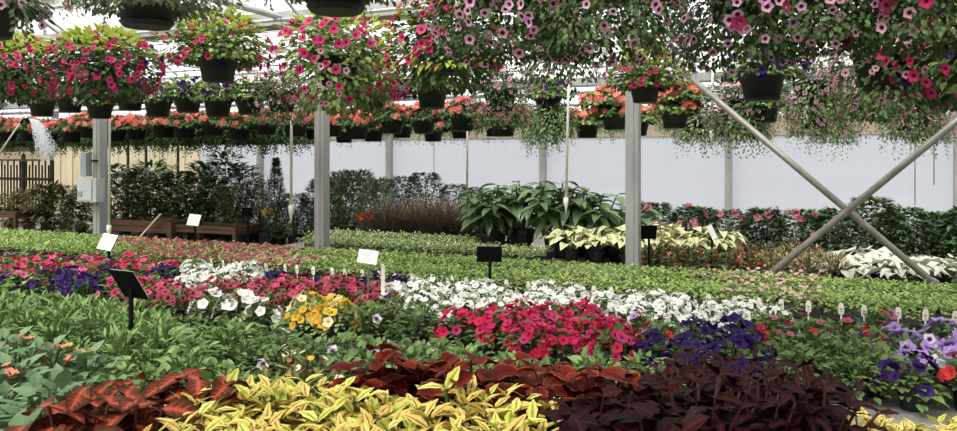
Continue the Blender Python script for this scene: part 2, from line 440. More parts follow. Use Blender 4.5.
# posts
def post(x, y, label, group):
    t = thing('greenhouse_post', label, 'post', (x, y, 0), 0, 1, group)
    mb = MB(); mb.box((0, 0, GUT / 2), (.105, .105, GUT)); mb.box((0, -.054, GUT / 2), (.03, .012, GUT)); link('shaft', mb.mesh('shaft', 'galv'), t)
    mb = MB(); mb.box((0, 0, GUT - .04), (.2, .16, .03)); link('cap_plate', mb.mesh('cap_plate', 'galv'), t)
    mb = MB(); mb.box((0, 0, .012), (.22, .22, .024)); link('base_plate', mb.mesh('base_plate', 'galv'), t)
for k in range(-4, 3):
    post(post1 + k * STEP, ROW, {-1: 'galvanised square post carrying the grey electrical box', 0: 'galvanised square post beside the hanging white drip pipe and pink begonias', 1: 'galvanised square post next to the yellow-green caladiums'}.get(k, 'galvanised square post in the middle row'), 'posts of the middle row')
for x in bx_: post(x, BACK - .03, 'galvanised square post standing against the white plastic wall', 'posts along the back wall')
# X brace in the middle row
for lab, p, q, yy in (('galvanised diagonal brace pipe rising towards the post by the caladiums', (687, 75), (930, 280), -.05), ('galvanised diagonal brace pipe crossing over the other brace from lower left', (957, 121), (775, 270), -.10)):
    a = at_d(p[0], p[1], ROW + yy); b = at_d(q[0], q[1], ROW + yy); d = (a - b)
    if p[0] == 957: a = b + d * 2.05; b = b - d * .95
    else: a = b + d * 1.22; b = b - d * .62
    if b.z < .02: b = a + (b - a) * ((a.z - .02) / (a.z - b.z))
    mb = MB(); mb.tube([a, b], .025, 10); tag(link('brace_pipe', mb.mesh('brace_pipe', 'galv_pipe', True)), lab, 'brace')
# thin pipes running along the bays under the roof
RAILZ = 2.93
DA2 = 3.1
DA, DB, DC, DD, DE, DF = 2.5, 4.2, 5.4, 7.4, 8.6, 9.9
for D, lab in ((DA, 'over the coleus bench'), (DA2, 'over the back of the coleus bench'), (DB, 'over the petunia bench'), (DC, 'over the green flats'), (DD, 'over the caladium bench'), (DE, 'over the shrubs'), (DF, 'over the shrubs near the back wall')):
    mb = MB(); mb.tube([(S0, D, RAILZ), (S1, D, RAILZ)], .017, 6)
    tag(link('basket_rail', mb.mesh('basket_rail', 'frame_white')), 'long pipe carrying hanging baskets ' + lab, 'rail')
mb = MB()
for i, (y, z) in enumerate(((11.2, 2.72), (11.5, 2.55), (11.8, 2.4))):
    mb = MB(); mb.tube([(S0, y, z), (S1, y, z)], .032, 6)
    tag(link('heating_pipe', mb.mesh('heating_pipe', 'frame_white')), 'pale heating pipe running along the back wall below the roof', 'pipe', 'heating pipes')

# ================================================================== BENCHES
def bench(d0, d1, ztop, label, x0=-11., x1=2.2):
    t = thing('plant_bench', label, 'bench', ((x0 + x1) / 2, (d0 + d1) / 2, 0)); W = x1 - x0; Dp = d1 - d0
    n = max(3, int(Dp / .2))
    for i in range(n):
        mb = MB(); mb.box((0, -Dp / 2 + (i + .5) * Dp / n, ztop - .012), (W, Dp / n - .012, .024)); link('slat', mb.mesh('slat', 'bench_wood'), t)
    for y in (-Dp / 2 + .03, Dp / 2 - .03):
        mb = MB(); mb.box((0, y, ztop - .09), (W, .05, .13)); link('rail', mb.mesh('rail', 'bench_metal'), t)
    k = int(W / 2)
    for i in range(k + 1):
        for y in (-Dp / 2 + .1, Dp / 2 - .1):
            mb = MB(); mb.box((0, 0, (ztop - .15) / 2), (.05, .05, ztop - .15)); link('leg', mb.mesh('leg', 'bench_metal'), t, Matrix.Translation((-W / 2 + .2 + i * (W - .4) / k, y, 0)))
B = .70
bench(1.05, 3.28, B, 'long slatted bench carrying the coleus plants')
bench(3.32, 4.74, B, 'long slatted bench carrying the petunias')
bench(4.80, 5.98, B, 'long slatted bench carrying the green seedling flats')
bench(6.24, 7.85, B, 'long slatted bench carrying caladiums and begonias', at_d(285, HY, 7.).x)
bench(8.35, 9.75, .45, 'low slatted bench carrying the large shrubs', -15., 3.)
bench(10.0, 11.6, .45, 'low slatted bench by the back wall', -18., 3.)

# ================================================================== PLANT PROTOTYPES
def pot_mesh(r, h, mat='pot_black', seg=10):
    mb = MB(); mb.lathe([(r * .72, 0), (r * .95, h * .82), (r * 1.04, h * .82), (r * 1.04, h), (r * .93, h), (r * .9, h * .93)], seg)
    return mb.mesh('pot', mat)
POT = pot_mesh(.055, .09); POT_M = pot_mesh(.075, .12); POT_L = pot_mesh(.13, .22)
def dome_foliage(nl, Rf, h0, h1, L, W, mats, shape='ovate', upish=.6, fold=.2, curl=.3, seg=3, droop=0., stems=5, wts=None):
    mb = MB(); mb.cur = len(mats)
    for i in range(stems):
        a = R.random() * 6.28; q = R.random() * Rf * .6
        mb.tube([(0, 0, h0 - .01), (math.cos(a) * q * .6, math.sin(a) * q * .6, h0 + (h1 - h0) * .6), (math.cos(a) * q, math.sin(a) * q, h1 * .93)], .004, 4, False)
    for i in range(nl):
        a = R.random() * 6.28; c = R.uniform(-.15, 1.) ; sn = math.sqrt(max(0, 1 - c * c)); q = R.uniform(.35, 1.) ** .5
        p = Vector((math.cos(a) * sn * Rf * q, math.sin(a) * sn * Rf * q, h0 + max(-.02, c * (h1 - h0) * q)))
        d = Vector((math.cos(a) * (sn + .15), math.sin(a) * (sn + .15), upish * c + R.uniform(-.3, .4) - droop)) + Vector((R.uniform(-.6, .6), R.uniform(-.6, .6), 0))
        mb.cur = R.choices(range(len(mats)), wts)[0] if len(mats) > 1 else 0
        s = R.uniform(.65, 1.15)
        leaf(mb, p, d, Vector((R.uniform(-.3, .3), R.uniform(-.3, .3), 1)), L * s, W * s, shape, seg, fold, curl)
    return mb.mesh('foliage', list(mats) + ['stem'], False)
def mound(nf, Rf, h0, h1, fk, fm, fr, leafargs, pot=POT, pz=0., spread=1.0):
    """potted bedding plant: pot, foliage mound, separate flowers"""
    pr = [('pot', pot, I4, None), ('foliage', dome_foliage(*leafargs), I4, 'stuff')]
    for i in range(nf):
        a = R.random() * 6.28; c = R.uniform(.15, 1.); sn = math.sqrt(1 - c * c)
        p = Vector((math.cos(a) * sn * Rf * spread, math.sin(a) * sn * Rf * spread, h0 + c * (h1 - h0) * R.uniform(.92, 1.12) + .006))
        nn = Vector((math.cos(a) * (sn * 1.1), math.sin(a) * (sn * 1.1), c * .8 + .12)) + Vector((R.uniform(-.4, .4), R.uniform(-.4, .4), R.uniform(-.2, .3)))
        m_ = fm if isinstance(fm, str) else R.choice(fm)
        pr.append(('flower', fl(fk, m_), face_frame(p, nn, fr * R.uniform(.8, 1.12)), None))
    return pr
def petunia(fm, nf=16, fr=.026, nl=130, Rf=.11, h1=.2, lm=('lf_petunia',), fk='petunia'):
    return [mound(nf, Rf, .07, h1, fk, fm, fr, (nl, Rf, .07, h1, .045, .028, lm)) for _ in range(3)]
def green(nl, Rf, h1, L, W, lm, shape='ovate', upish=.7, nf=0, fm='fl_white', fr=.014, fk='petunia', curl=.3, pot=POT, seg=3, droop=0., k=3, h0=.07):
    return [mound(nf, Rf * .85, h0, h1, fk, fm, fr, (nl, Rf, h0, h1, L, W, lm, shape, upish, .2, curl, seg, droop), pot) for _ in range(k)]
# coleus: every leaf a part
def coleus_leaf(mat, shape, W, teeth, seg=6):
    out = []
    for i in range(3):
        mb = MB(); leaf(mb, Vector((0, 0, 0)), Vector((0, 1, 0)), Vector((0, 0, 1)), 1., W * R.uniform(.9, 1.1), shape, seg, R.uniform(.15, .45), R.uniform(.1, .6), R.random(), teeth)
        out.append(mb.mesh('leaf', mat))
    return out
def coleus(mats, L, W, stems, Rf, h1, shape='ovate', teeth=.1, nodes=3, tilt=.25, stem='stem', wts=None, seg=6):
    lm = [coleus_leaf(m_, shape, W, teeth, seg) for m_ in mats]; out = []
    for v in range(3):
        sb = MB(); pr = [('pot', POT_M, I4, None)]; leaves = []
        for i in range(stems):
            a = i * 2.4 + R.random(); q = Rf * math.sqrt((i + .3) / stems); hh = h1 * R.uniform(.85, 1.08) * (1 - .22 * (q / Rf) ** 2)
            top = Vector((math.cos(a) * q, math.sin(a) * q, hh)); base = Vector((math.cos(a) * q * .25, math.sin(a) * q * .25, .1))
            sb.tube([base, base.lerp(top, .6) + Vector((0, 0, .01)), top], .004, 4, False)
            tw = R.random() * 3.14; kind = R.choices(range(len(mats)), wts)[0]
            for k in range(nodes):
                p = top.lerp(base, k * .22); s = L * (.6, .9, 1., 1.)[k] * R.uniform(.85, 1.15); el = (tilt + .35, tilt, tilt - .3, tilt - .5)[k]
                for j in range(2):
                    b_ = tw + k * math.pi / 2 + j * math.pi + R.uniform(-.5, .5)
                    d = Vector((math.cos(b_), math.sin(b_), el + R.uniform(-.4, .4))) + Vector((math.cos(a), math.sin(a), 0)) * .35 * q / Rf
                    pr.append(('leaf', R.choice(lm[kind]), frame(p, d, Vector((R.uniform(-.45, .45), R.uniform(-.45, .45), 1)), s), None))
        pr.insert(1, ('stems', sb.mesh('stems', stem), I4, None)); out.append(pr)
    return out

P = {}
P['white'] = petunia('fl_white', 40, .021, nl=120)
P['crimson'] = petunia(['fl_crimson', 'fl_crimson', 'fl_magenta'], 38, .026, Rf=.12)
P['rose'] = petunia('fl_rose', 15, .026)
P['purple'] = petunia('fl_purple', 22, .030)
P['lavender'] = petunia(['fl_lavender', 'fl_lavender', 'fl_lavender', 'fl_lavender', 'fl_whiteeye'], 20, .032)
P['brown'] = petunia(['fl_brown', 'fl_brown', 'fl_rose'], 26, .025, nl=120)
P['magenta'] = petunia(['fl_magenta', 'fl_rose', 'fl_crimson', 'fl_dullpink'], 12, .027, nl=160, lm=('lf_petunia', 'lf_bright'))
P['bigwhite'] = petunia('fl_white', 16, .032)
P['yellow'] = petunia(['fl_yellow', 'fl_yellow', 'fl_cream'], 28, .026, lm=('lf_bright',))
P['sparse'] = petunia(['fl_whiteeye', 'fl_magenta'], 1, .026, nl=190, Rf=.125)
P['green_petunia'] = petunia('fl_whiteeye', 0, .026, nl=200, Rf=.13)
P['redmix'] = petunia(['fl_red', 'fl_rose', 'fl_crimson', 'fl_white', 'fl_lavender', 'fl_dullpink'], 9, .025, nl=170)
P['lance'] = green(230, .12, .27, .072, .017, ('lf_lance',), 'lance', 1.3, curl=.45, seg=4, h0=.08)
P['blueleaf'] = green(120, .14, .27, .075, .045, ('lf_blue',), 'ovate', .6, curl=.3)
P['bluesalmon'] = green(110, .14, .26, .075, .045, ('lf_blue',), 'ovate', .6, nf=5, fm='fl_salmon', fr=.02)
P['yellowdaisy'] = green(130, .12, .2, .05, .022, ('lf_lance',), 'lance', .8, nf=12, fm=['fl_yellow', 'fl_cream'], fr=.02, fk='daisy')
P['leafy'] = green(230, .13, .22, .05, .026, ('lf_petunia', 'lf_lance'), 'ovate', .5)
P['bronze'] = green(150, .13, .23, .055, .02, ('lf_bronze', 'lf_petunia', 'lf_olive'), 'lance', .8, nf=8, fm=['fl_cream', 'fl_yellow', 'fl_salmon'], fr=.015, fk='daisy')
P['c_yellow'] = coleus(('cl_yellow', 'cl_yellow_green'), .115, .40, 24, .16, .29, 'lance', .12, 4, .45, wts=(3, 2))
P['c_rust'] = coleus(('cl_rust',), .165, .72, 9, .15, .34, 'ovate', .06, 4, -.18, 'stem_red')
P['c_red'] = coleus(('cl_red',), .115, .95, 14, .15, .33, 'round', .05, 4, .05, 'stem_red')
P['c_maroon'] = coleus(('cl_maroon', 'cl_plum'), .12, .7, 14, .15, .31, 'ovate', .09, 4, .1, 'stem_red')
P['c_plum'] = coleus(('cl_plum', 'cl_maroon'), .095, .5, 20, .16, .37, 'lance', .18, 4, .3, 'stem_red')
P['c_ember'] = coleus(('cl_ember', 'cl_maroon'), .07, .5, 10, .1, .25, 'ovate', .12, 3, .3, 'stem_red', (2, 1))

# ---- scatter over patches
occ = {}
def free(x, y, r):
    i, j = int(x // .3), int(y // .3)
    for a in range(i - 1, i + 2):
        for b in range(j - 1, j + 2):
            for (px, py, pr) in occ.get((a, b), ()):
                if (px - x) ** 2 + (py - y) ** 2 < ((r + pr) / 2) ** 2: return False
    return True
def take(x, y, r): occ.setdefault((int(x // .3), int(y // .3)), []).append((x, y, r))
def inside(p, poly):
    c = False; j = len(poly) - 1
    for i in range(len(poly)):
        if (poly[i][1] > p[1]) != (poly[j][1] > p[1]) and p[0] < (poly[j][0] - poly[i][0]) * (p[1] - poly[i][1]) / (poly[j][1] - poly[i][1]) + poly[i][0]: c = not c
        j = i
    return c
counts = {}
def scatter(poly, key, name, label, cat, group, sp=.17, zb=B, dlim=None, jit=.03, sc=(.9, 1.12), keep=1.):
    xs = [p[0] for p in poly]; ys = [p[1] for p in poly]
    y = min(ys) + sp * .3; row = 0
    while y < max(ys):
        x = min(xs) + (sp / 2 if row % 2 else 0)
        while x < max(xs):
            p = (x + R.uniform(-jit, jit), y + R.uniform(-jit, jit))
            if inside(p, poly) and -90 < pix(p[0], p[1], zb + .2)[0] < 1130 and pix(p[0], p[1], zb + .2)[1] < 490 and (not dlim or dlim[0] < p[1] < dlim[1]) and R.random() < keep and free(p[0], p[1], sp * .82):
                take(p[0], p[1], sp * .82)
                put(R.choice(P[key]), name, label, cat, (p[0], p[1], zb), None, R.uniform(*sc), group); counts[label] = counts.get(label, 0) + 1
            x += sp
        y += sp * .9; row += 1
def patch(pix, z, *a, **k): scatter([tuple(at_z(px, py, z)[:2]) for px, py in pix], *a, **k)
def pix(x, y, z):                         # world -> pixel
    X = x * CT + y * ST; Z = -x * ST + y * CT
    return (CX + F * X / Z, HY - F * (z - HC) / Z) if Z > .1 else (-999, -999)
def rect(x0, x1, d0, d1, *a, **k): scatter([(x0, d0), (x1, d0), (x1, d1), (x0, d1)], *a, **k)

B2 = (3.40, 4.45); B1 = (1.1, 3.12)
Z2 = .88
# --- front bench: coleus
def spots(pts, z, key, name, label, cat, group, r=.2, sc=(.92, 1.08)):
    for px, py in pts:
        p = at_z(px, py, z); take(p.x, p.y, r); put(R.choice(P[key]), name, label, cat, (p.x, p.y, B), None, R.uniform(*sc), group)
spots([(195, 440), (180, 418), (245, 430), (310, 436), (375, 440), (440, 444), (505, 446), (235, 402), (290, 398), (345, 402), (400, 408), (455, 414), (508, 420), (280, 470), (350, 476), (420, 480), (490, 484), (220, 466), (545, 455)], .97, 'c_yellow', 'coleus_plant', 'yellow-green coleus with narrow pointed leaves and red midribs at the bench front', 'coleus', 'yellow coleus')
spots([(100, 398), (150, 386), (205, 388), (75, 426), (130, 430), (60, 470), (120, 476)], 1.0, 'c_rust', 'coleus_plant', 'rust-orange coleus with broad pink-veined leaves beside the yellow coleus', 'coleus', 'rust coleus')
spots([(385, 376), (440, 370), (500, 374), (560, 380), (605, 388), (470, 392), (530, 398)], .98, 'c_red', 'coleus_plant', 'brick-red coleus with broad rounded leaves behind the yellow coleus', 'coleus', 'red coleus', .19)
spots([(590, 412), (645, 416), (600, 440), (665, 446), (580, 470), (640, 480), (720, 470)], .97, 'c_maroon', 'coleus_plant', 'dark maroon coleus with thin pale leaf edges between red and plum coleus', 'coleus', 'maroon coleus')
spots([(690, 378), (735, 372), (780, 384), (700, 408), (760, 410), (815, 402), (650, 382)], 1.01, 'c_plum', 'coleus_plant', 'almost black plum coleus with fine jagged leaves', 'coleus', 'plum coleus', .19)
spots([(700, 436), (745, 442), (790, 440), (770, 470), (830, 432), (1010, 436), (1060, 430)], .92, 'c_ember', 'coleus_plant', 'small orange-red coleus in front of the plum coleus', 'coleus', 'ember coleus', .16, (.85, 1.))
spots([(822, 428), (866, 428), (912, 432), (958, 434), (845, 466), (900, 470), (950, 474), (1000, 470), (1050, 470)], .9, 'c_yellow', 'coleus_plant', 'low yellow coleus beside the bare bench top', 'coleus', 'low yellow coleus', .2, (.68, .78))
# --- front bench, left and middle greens
patch([(-60, 380), (60, 376), (95, 366), (60, 440), (-60, 520)], .95, 'blueleaf', 'bedding_plant', 'blue-green broad-leaved bedding plant beside the rust coleus', 'bedding plant', 'blue-green leafy plants', .2, dlim=B1)
patch([(-50, 350), (90, 346), (100, 368), (60, 378), (-60, 384)], .93, 'bluesalmon', 'bedding_plant', 'leafy blue-green bedding plant with a few salmon blooms', 'bedding plant', 'salmon-flowered plants', .2, dlim=B1)
patch([(-40, 336), (80, 336), (90, 352), (-40, 356)], .9, 'yellowdaisy', 'daisy_plant', 'low yellow and cream daisy plant in front of the narrow-leaved greens', 'daisy', 'yellow daisies', .18, dlim=B1)
patch([(-60, 296), (110, 300), (160, 318), (160, 336), (-60, 345)], .95, 'lance', 'bedding_plant', 'green bedding plant with narrow upright leaves behind the black sign', 'bedding plant', 'narrow-leaved greens', .17, dlim=B1)
patch([(100, 345), (200, 342), (250, 345), (255, 368), (100, 368)], .92, 'leafy', 'bedding_plant', 'mid-green leafy bedding plant behind the rust coleus', 'bedding plant', 'leafy greens behind rust coleus', .19, dlim=B1)
patch([(245, 352), (350, 348), (355, 372), (340, 382), (250, 378)], .93, 'bronze', 'bedding_plant', 'bronze and olive narrow-leaved plant behind the yellow coleus', 'bedding plant', 'bronze-leaved plants', .16, dlim=B1)
patch([(240, 336), (440, 334), (470, 352), (360, 366), (240, 358)], .9, 'sparse', 'green_petunia', 'green petunia with one or two blooms behind the red coleus', 'petunia', 'petunias just starting to bloom', .165, dlim=B1)
rect(-6.5, -.55, 1.2, 2.95, 'leafy', 'bedding_plant', 'mid-green leafy bedding plant filling the back of the coleus bench', 'bedding plant', 'leafy filler plants', .175)
# --- second bench
def band(pa, pb, d0, d1, *a, **k):
    scatter([tuple(at_d(pa, HY, d0)[:2]), tuple(at_d(pb, HY, d0)[:2]), tuple(at_d(pb, HY, d1)[:2]), tuple(at_d(pa, HY, d1)[:2])], *a, **k)
spots([(905, 342), (935, 338), (962, 348), (926, 354), (985, 352)], Z2, 'lavender', 'lavender_petunia', 'pale lavender petunia beside the unbloomed green petunias', 'petunia', 'lavender petunias by the green ones', .17)
band(905, 985, 3.38, 3.56, 'purple', 'violet_petunia', 'violet petunia in front of the lavender petunias', 'petunia', 'violet petunias by the lavender', .2, keep=.4)
band(772, 912, 3.36, 3.85, 'green_petunia', 'green_petunia', 'bushy green petunia not yet blooming beside the lavender petunias', 'petunia', 'unbloomed petunias', .165)
patch([(420, 316), (470, 310), (612, 312), (622, 345), (560, 352), (420, 350)], Z2, 'crimson', 'crimson_petunia', 'deep crimson-pink petunia in front of the white drift', 'petunia', 'crimson petunias', .18, dlim=(3.36, 4.0))
patch([(385, 289), (450, 283), (600, 283), (680, 282), (770, 298), (775, 318), (700, 322), (560, 316), (470, 314), (400, 300)], Z2, 'white', 'white_petunia', 'white petunia in the broad white drift before the green flats', 'petunia', 'white petunia drift', .155, dlim=B2)
patch([(636, 330), (700, 326), (772, 330), (775, 356), (636, 350)], Z2, 'purple', 'violet_petunia', 'dark violet petunia behind the plum coleus', 'petunia', 'violet petunias by the plum coleus', .18, dlim=(3.36, 4.0))
patch([(600, 314), (700, 322), (700, 330), (640, 345), (600, 345)], Z2, 'redmix', 'red_petunia', 'petunia with scattered red and rose blooms beside the crimson petunias', 'petunia', 'red-rose petunias beside the crimson', .18, dlim=B2)
patch([(890, 326), (1100, 326), (1100, 372), (890, 350)], Z2, 'lavender', 'lavender_petunia', 'pale lavender petunia at the bench end by the white and red blooms', 'petunia', 'lavender petunias', .18, dlim=(3.36, 4.3))
patch([(770, 322), (830, 318), (890, 320), (900, 338), (770, 342)], Z2, 'redmix', 'red_petunia', 'petunia with scattered red blooms beside the white drift and lavender petunias', 'petunia', 'red petunias between white and lavender', .17, dlim=B2)
patch([(770, 300), (1100, 318), (1100, 340), (890, 326), (770, 320)], Z2, 'redmix', 'red_petunia', 'petunia with red and rose blooms along the row of white tags', 'petunia', 'red petunias by the tags', .17, dlim=(3.4, 4.2))
patch([(200, 296), (280, 293), (284, 318), (200, 322)], Z2, 'bigwhite', 'white_petunia', 'large-flowered white petunia beside the yellow petunias', 'petunia', 'large white petunias', .18, dlim=(3.36, 4.2))
patch([(276, 298), (345, 296), (350, 318), (276, 322)], Z2, 'yellow', 'yellow_petunia', 'golden yellow petunia between white and green petunias', 'petunia', 'yellow petunias', .17, dlim=(3.36, 4.2))
patch([(340, 302), (430, 302), (425, 335), (340, 335)], Z2, 'sparse', 'green_petunia', 'green petunia with one or two blooms between yellow and crimson petunias', 'petunia', 'petunias between yellow and crimson', .17, dlim=(3.36, 4.4))
patch([(65, 288), (205, 286), (205, 318), (80, 318)], Z2, 'brown', 'dusky_petunia', 'dusky rose petunia with dark eyes behind the black sign', 'petunia', 'dusky petunias behind the sign', .17, dlim=(3.36, 4.3))
patch([(200, 282), (375, 278), (380, 300), (345, 298), (200, 298)], Z2, 'brown', 'dusky_petunia', 'dusky rose petunia with dark eyes behind the white and yellow petunias', 'petunia', 'dusky petunias behind white and yellow', .17, dlim=B2)
patch([(180, 264), (250, 262), (262, 280), (185, 282)], Z2, 'white', 'white_petunia', 'white petunia in the small patch between pink begonias and dusky petunias', 'petunia', 'small white patch', .16, dlim=B2)
patch([(250, 264), (400, 272), (400, 284), (250, 282)], Z2, 'purple', 'violet_petunia', 'violet petunia along the dark edge of the green flats', 'petunia', 'violet petunias by the flats', .18, dlim=B2, keep=.7)
patch([(-60, 274), (120, 270), (180, 266), (182, 280), (120, 286), (-60, 296)], Z2, 'purple', 'violet_petunia', 'violet petunia among the pink petunias behind the narrow-leaved greens', 'petunia', 'violet petunias among the pinks', .2, dlim=B2, keep=.72)
patch([(-60, 262), (180, 258), (185, 268), (185, 290), (-60, 298)], Z2, 'magenta', 'pink_petunia', 'bright pink petunia among the violet petunias', 'petunia', 'pink petunias among the violets', .16, dlim=B2)
rect(-10.5, 2.1, 3.42, 4.2, 'redmix', 'red_petunia', 'petunia with scattered red blooms filling gaps on the petunia bench', 'petunia', 'filler petunias', .17)

# ================================================================== THIRD BENCH: flats with cell trays
def tray_mesh(w_, d_, h=.06):
    mb = MB(); mb.box((0, 0, .006), (w_, d_, .012))
    for sx in (-1, 1): mb.box((sx * (w_ / 2 - .005), 0, h / 2), (.01, d_, h))
    for sy in (-1, 1): mb.box((0, sy * (d_ / 2 - .005), h / 2), (w_, .01, h))
    mb.box((0, 0, h * .45), (w_ - .02, d_ - .02, h * .7))
    return mb.mesh('tray', 'tray')
TRAY = tray_mesh(.285, .54)
def tag_mesh():
    mb = MB(); w_, h = .03, .085
    pr = [(-w_ / 2, .02), (w_ / 2, .02), (w_ / 2, h * .8), (w_ * .3, h), (-w_ * .3, h), (-w_ / 2, h * .8)]
    vs = [(x, -.001, z) for x, z in pr] + [(x, .001, z) for x, z in pr]; n = 6
    mb.add(vs, [tuple(range(n)), tuple(range(2 * n - 1, n - 1, -1))] + [(i, n + i, n + (i + 1) % n, (i + 1) % n) for i in range(n)])
    mb.box((0, 0, -.01), (.009, .002, .07))
    mb.cur = 1; mb.box((0, -.0015, .05), (.016, .001, .012)); mb.box((0, -.0015, .035), (.012, .001, .005))
    return mb.mesh('plant_tag', ['tag', 'tag_print'])
TAG = tag_mesh()
def flat_foliage(nl, h, L, W, mats, shape='ovate', wts=None, spread=1.06, tips=None, ntip=0, tr=.012):
    mb = MB(); mb.cur = 0
    for i in range(nl):
        x = R.uniform(-.14, .14) * spread; y = R.uniform(-.27, .27) * spread
        hh = .05 + (h - .05) * R.uniform(.35, 1.) ** .6 * (1 - .25 * (abs(y) / .27) ** 4)
        d = Vector((R.uniform(-1, 1), R.uniform(-1, 1), R.uniform(-.1, .9))); mb.cur = R.choices(range(len(mats)), wts)[0]
        s = R.uniform(.7, 1.2); leaf(mb, Vector((x, y, hh)), d, Vector((0, 0, 1)), L * s, W * s, shape, 3, .2, .3)
    mats = list(mats)
    if ntip:
        for i in range(ntip):
            mb.cur = len(mats) + R.randrange(len(tips))
            trumpet(mb, Vector((R.uniform(-.14, .14), R.uniform(-.27, .27), h * R.uniform(.92, 1.1))), Vector((R.uniform(-.6, .6), R.uniform(-.9, .3), 1)), tr * R.uniform(.7, 1.2), 5, .3, .2)
        mats += tips
    return mb.mesh('foliage', mats)
FLAT = {
 'green': [flat_foliage(620, .165, .034, .018, ('lf_flat', 'lf_bright')) for _ in range(3)],
 'pale': [flat_foliage(560, .17, .034, .016, ('lf_flat', 'lf_trail'), tips=['fl_white', 'fl_cream'], ntip=26, tr=.009) for _ in range(2)],
 'blush': [flat_foliage(560, .17, .034, .018, ('lf_flat', 'lf_begonia', 'lf_tan'), wts=(3, 2, 1), tips=['fl_blush'], ntip=36, tr=.013) for _ in range(2)],
 'pink': [flat_foliage(480, .15, .036, .024, ('lf_begonia', 'lf_flat'), tips=['fl_rose', 'fl_rose', 'fl_blush', 'fl_magenta'], ntip=80, tr=.015) for _ in range(3)],
 'red': [flat_foliage(480, .16, .036, .022, ('lf_begonia', 'lf_flat'), tips=['fl_red', 'fl_coral'], ntip=30, tr=.015) for _ in range(2)],
}
def flat(x, y, kind, label, group, tags=0, z=B):
    t = thing('seedling_flat', label, 'seedling flat', (x, y, z), R.choice((0, math.pi)) if not tags else 0, 1, group)
    link('tray', TRAY, t); link('foliage', R.choice(FLAT[kind]), t, None, 'stuff')
    for i in range(tags):
        link('plant_tag', TAG, t, Matrix.Translation((-.07 + .14 * i + R.uniform(-.025, .025), -.30, .08)) @ Matrix.Rotation(R.uniform(.05, .3), 4, 'X') @ Matrix.Rotation(R.uniform(-.3, .3), 4, 'Z'))
x = -10.
while x < 3.:
    for ri, y in enumerate((5.10, 5.67)):
        px = pix(x, y, .85)[0]
        if -90 < px < 1130:
            if px < 125: kd, lb, gp = 'green', 'flat of green seedlings beside the pink begonia flats', 'green flats beside the begonias'
            elif px < 305 + (0 if ri else 20): kd, lb, gp = 'pink', 'flat of small pink begonias behind the white petunias', 'pink begonia flats'
            elif px < 700: kd, lb, gp = 'green', ('flat of bright green seedlings with white tags facing the petunias' if ri == 0 else 'flat of bright green seedlings at the foot of the square posts'), ('tagged green flats' if ri == 0 else 'green flats by the posts')
            elif px < 800: kd, lb, gp = 'blush', 'flat of seedlings with blush-coloured tips under the diagonal brace', 'blush flats'
            else: kd, lb, gp = 'green', 'flat of bright green seedlings beyond the blush-tipped flats', 'green flats beyond the blush flats'
            if ri == 0 and px > 230: flat(x, y, kd, lb, gp, 2)
            else: flat(x, y, kd, lb, gp)
    x += .292
# fourth bench: flats, begonias, caladiums
P['begonia_red'] = green(150, .13, .24, .045, .03, ('lf_begonia', 'lf_bronze'), 'ovate', .5, nf=9, fm=['fl_red', 'fl_coral', 'fl_salmon'], fr=.017, k=2)
P['tan'] = green(200, .15, .26, .06, .014, ('lf_tan', 'lf_olive'), 'lance', 1.2, nf=8, fm='fl_blush', fr=.016, k=2)
def caladium(mat, n, L, h):
    lm = coleus_leaf(mat, 'heart', .72, .03, 6); out = []
    for v in range(3):
        sb = MB(); pr = [('pot', POT_M, I4, None)]; lv = []
        for i in range(n):
            a = i * 2.4; q = .05 + .12 * math.sqrt(i / n); p = Vector((math.cos(a) * q, math.sin(a) * q, h * R.uniform(.75, 1.05) * (1 - .25 * i / n)))
            sb.tube([(0, 0, .1), p], .003, 4, False)
            lv.append(('leaf', R.choice(lm), frame(p, Vector((math.cos(a), math.sin(a), R.uniform(-.25, .15))), Vector((0, -.25, 1)), L * R.uniform(.8, 1.15)), None))
        out.append(pr + [('stems', sb.mesh('stems', 'stem'), I4, None)] + lv)
    return out
P['caladium'] = caladium('lf_caladium', 26, .13, .32)
P['white_caladium'] = caladium('lf_white_caladium', 16, .14, .22)
def px_rect(pa, pb, d0, d1, zz=.85):
    return at_d(pa, HY, d0).x, at_d(pb, HY, d1).x
band(562, 728, 6.85, 7.6, 'caladium', 'caladium_plant', 'yellow-green variegated caladium beside the square post', 'caladium', 'yellow-green caladiums', .27)
band(640, 775, 6.3, 6.8, 'begonia_red', 'begonia_plant', 'bushy begonia with small red blooms under the caladiums', 'begonia', 'red begonias', .2)
band(735, 838, 6.3, 6.75, 'tan', 'bedding_plant', 'fuzzy tan-leaved plant where the brace meets the bench', 'bedding plant', 'tan plants', .19)
band(826, 960, 6.28, 7.2, 'white_caladium', 'caladium_plant', 'low white-leaved caladium behind the diagonal brace', 'caladium', 'white caladiums', .24)
band(740, 825, 6.9, 7.3, 'begonia_red', 'begonia_plant', 'bushy begonia with small red blooms behind the tan and white-leaved plants', 'begonia', 'red begonias behind', .21)
band(940, 1100, 6.3, 6.7, 'blueleaf', 'bedding_plant', 'dark blue-green leafy plant beside the white caladiums', 'bedding plant', 'blue-green plants by the brace', .2)
x = -12.
while x < 1.:
    for y in (6.55, 7.12):
        px = pix(x, y, .85)[0]
        if 315 < px < (555 if y < 7 else 480):
            flat(x, y, 'pale', 'flat of pale-tipped green plants before the shrubs', 'pale-tipped flats')
    x += .292

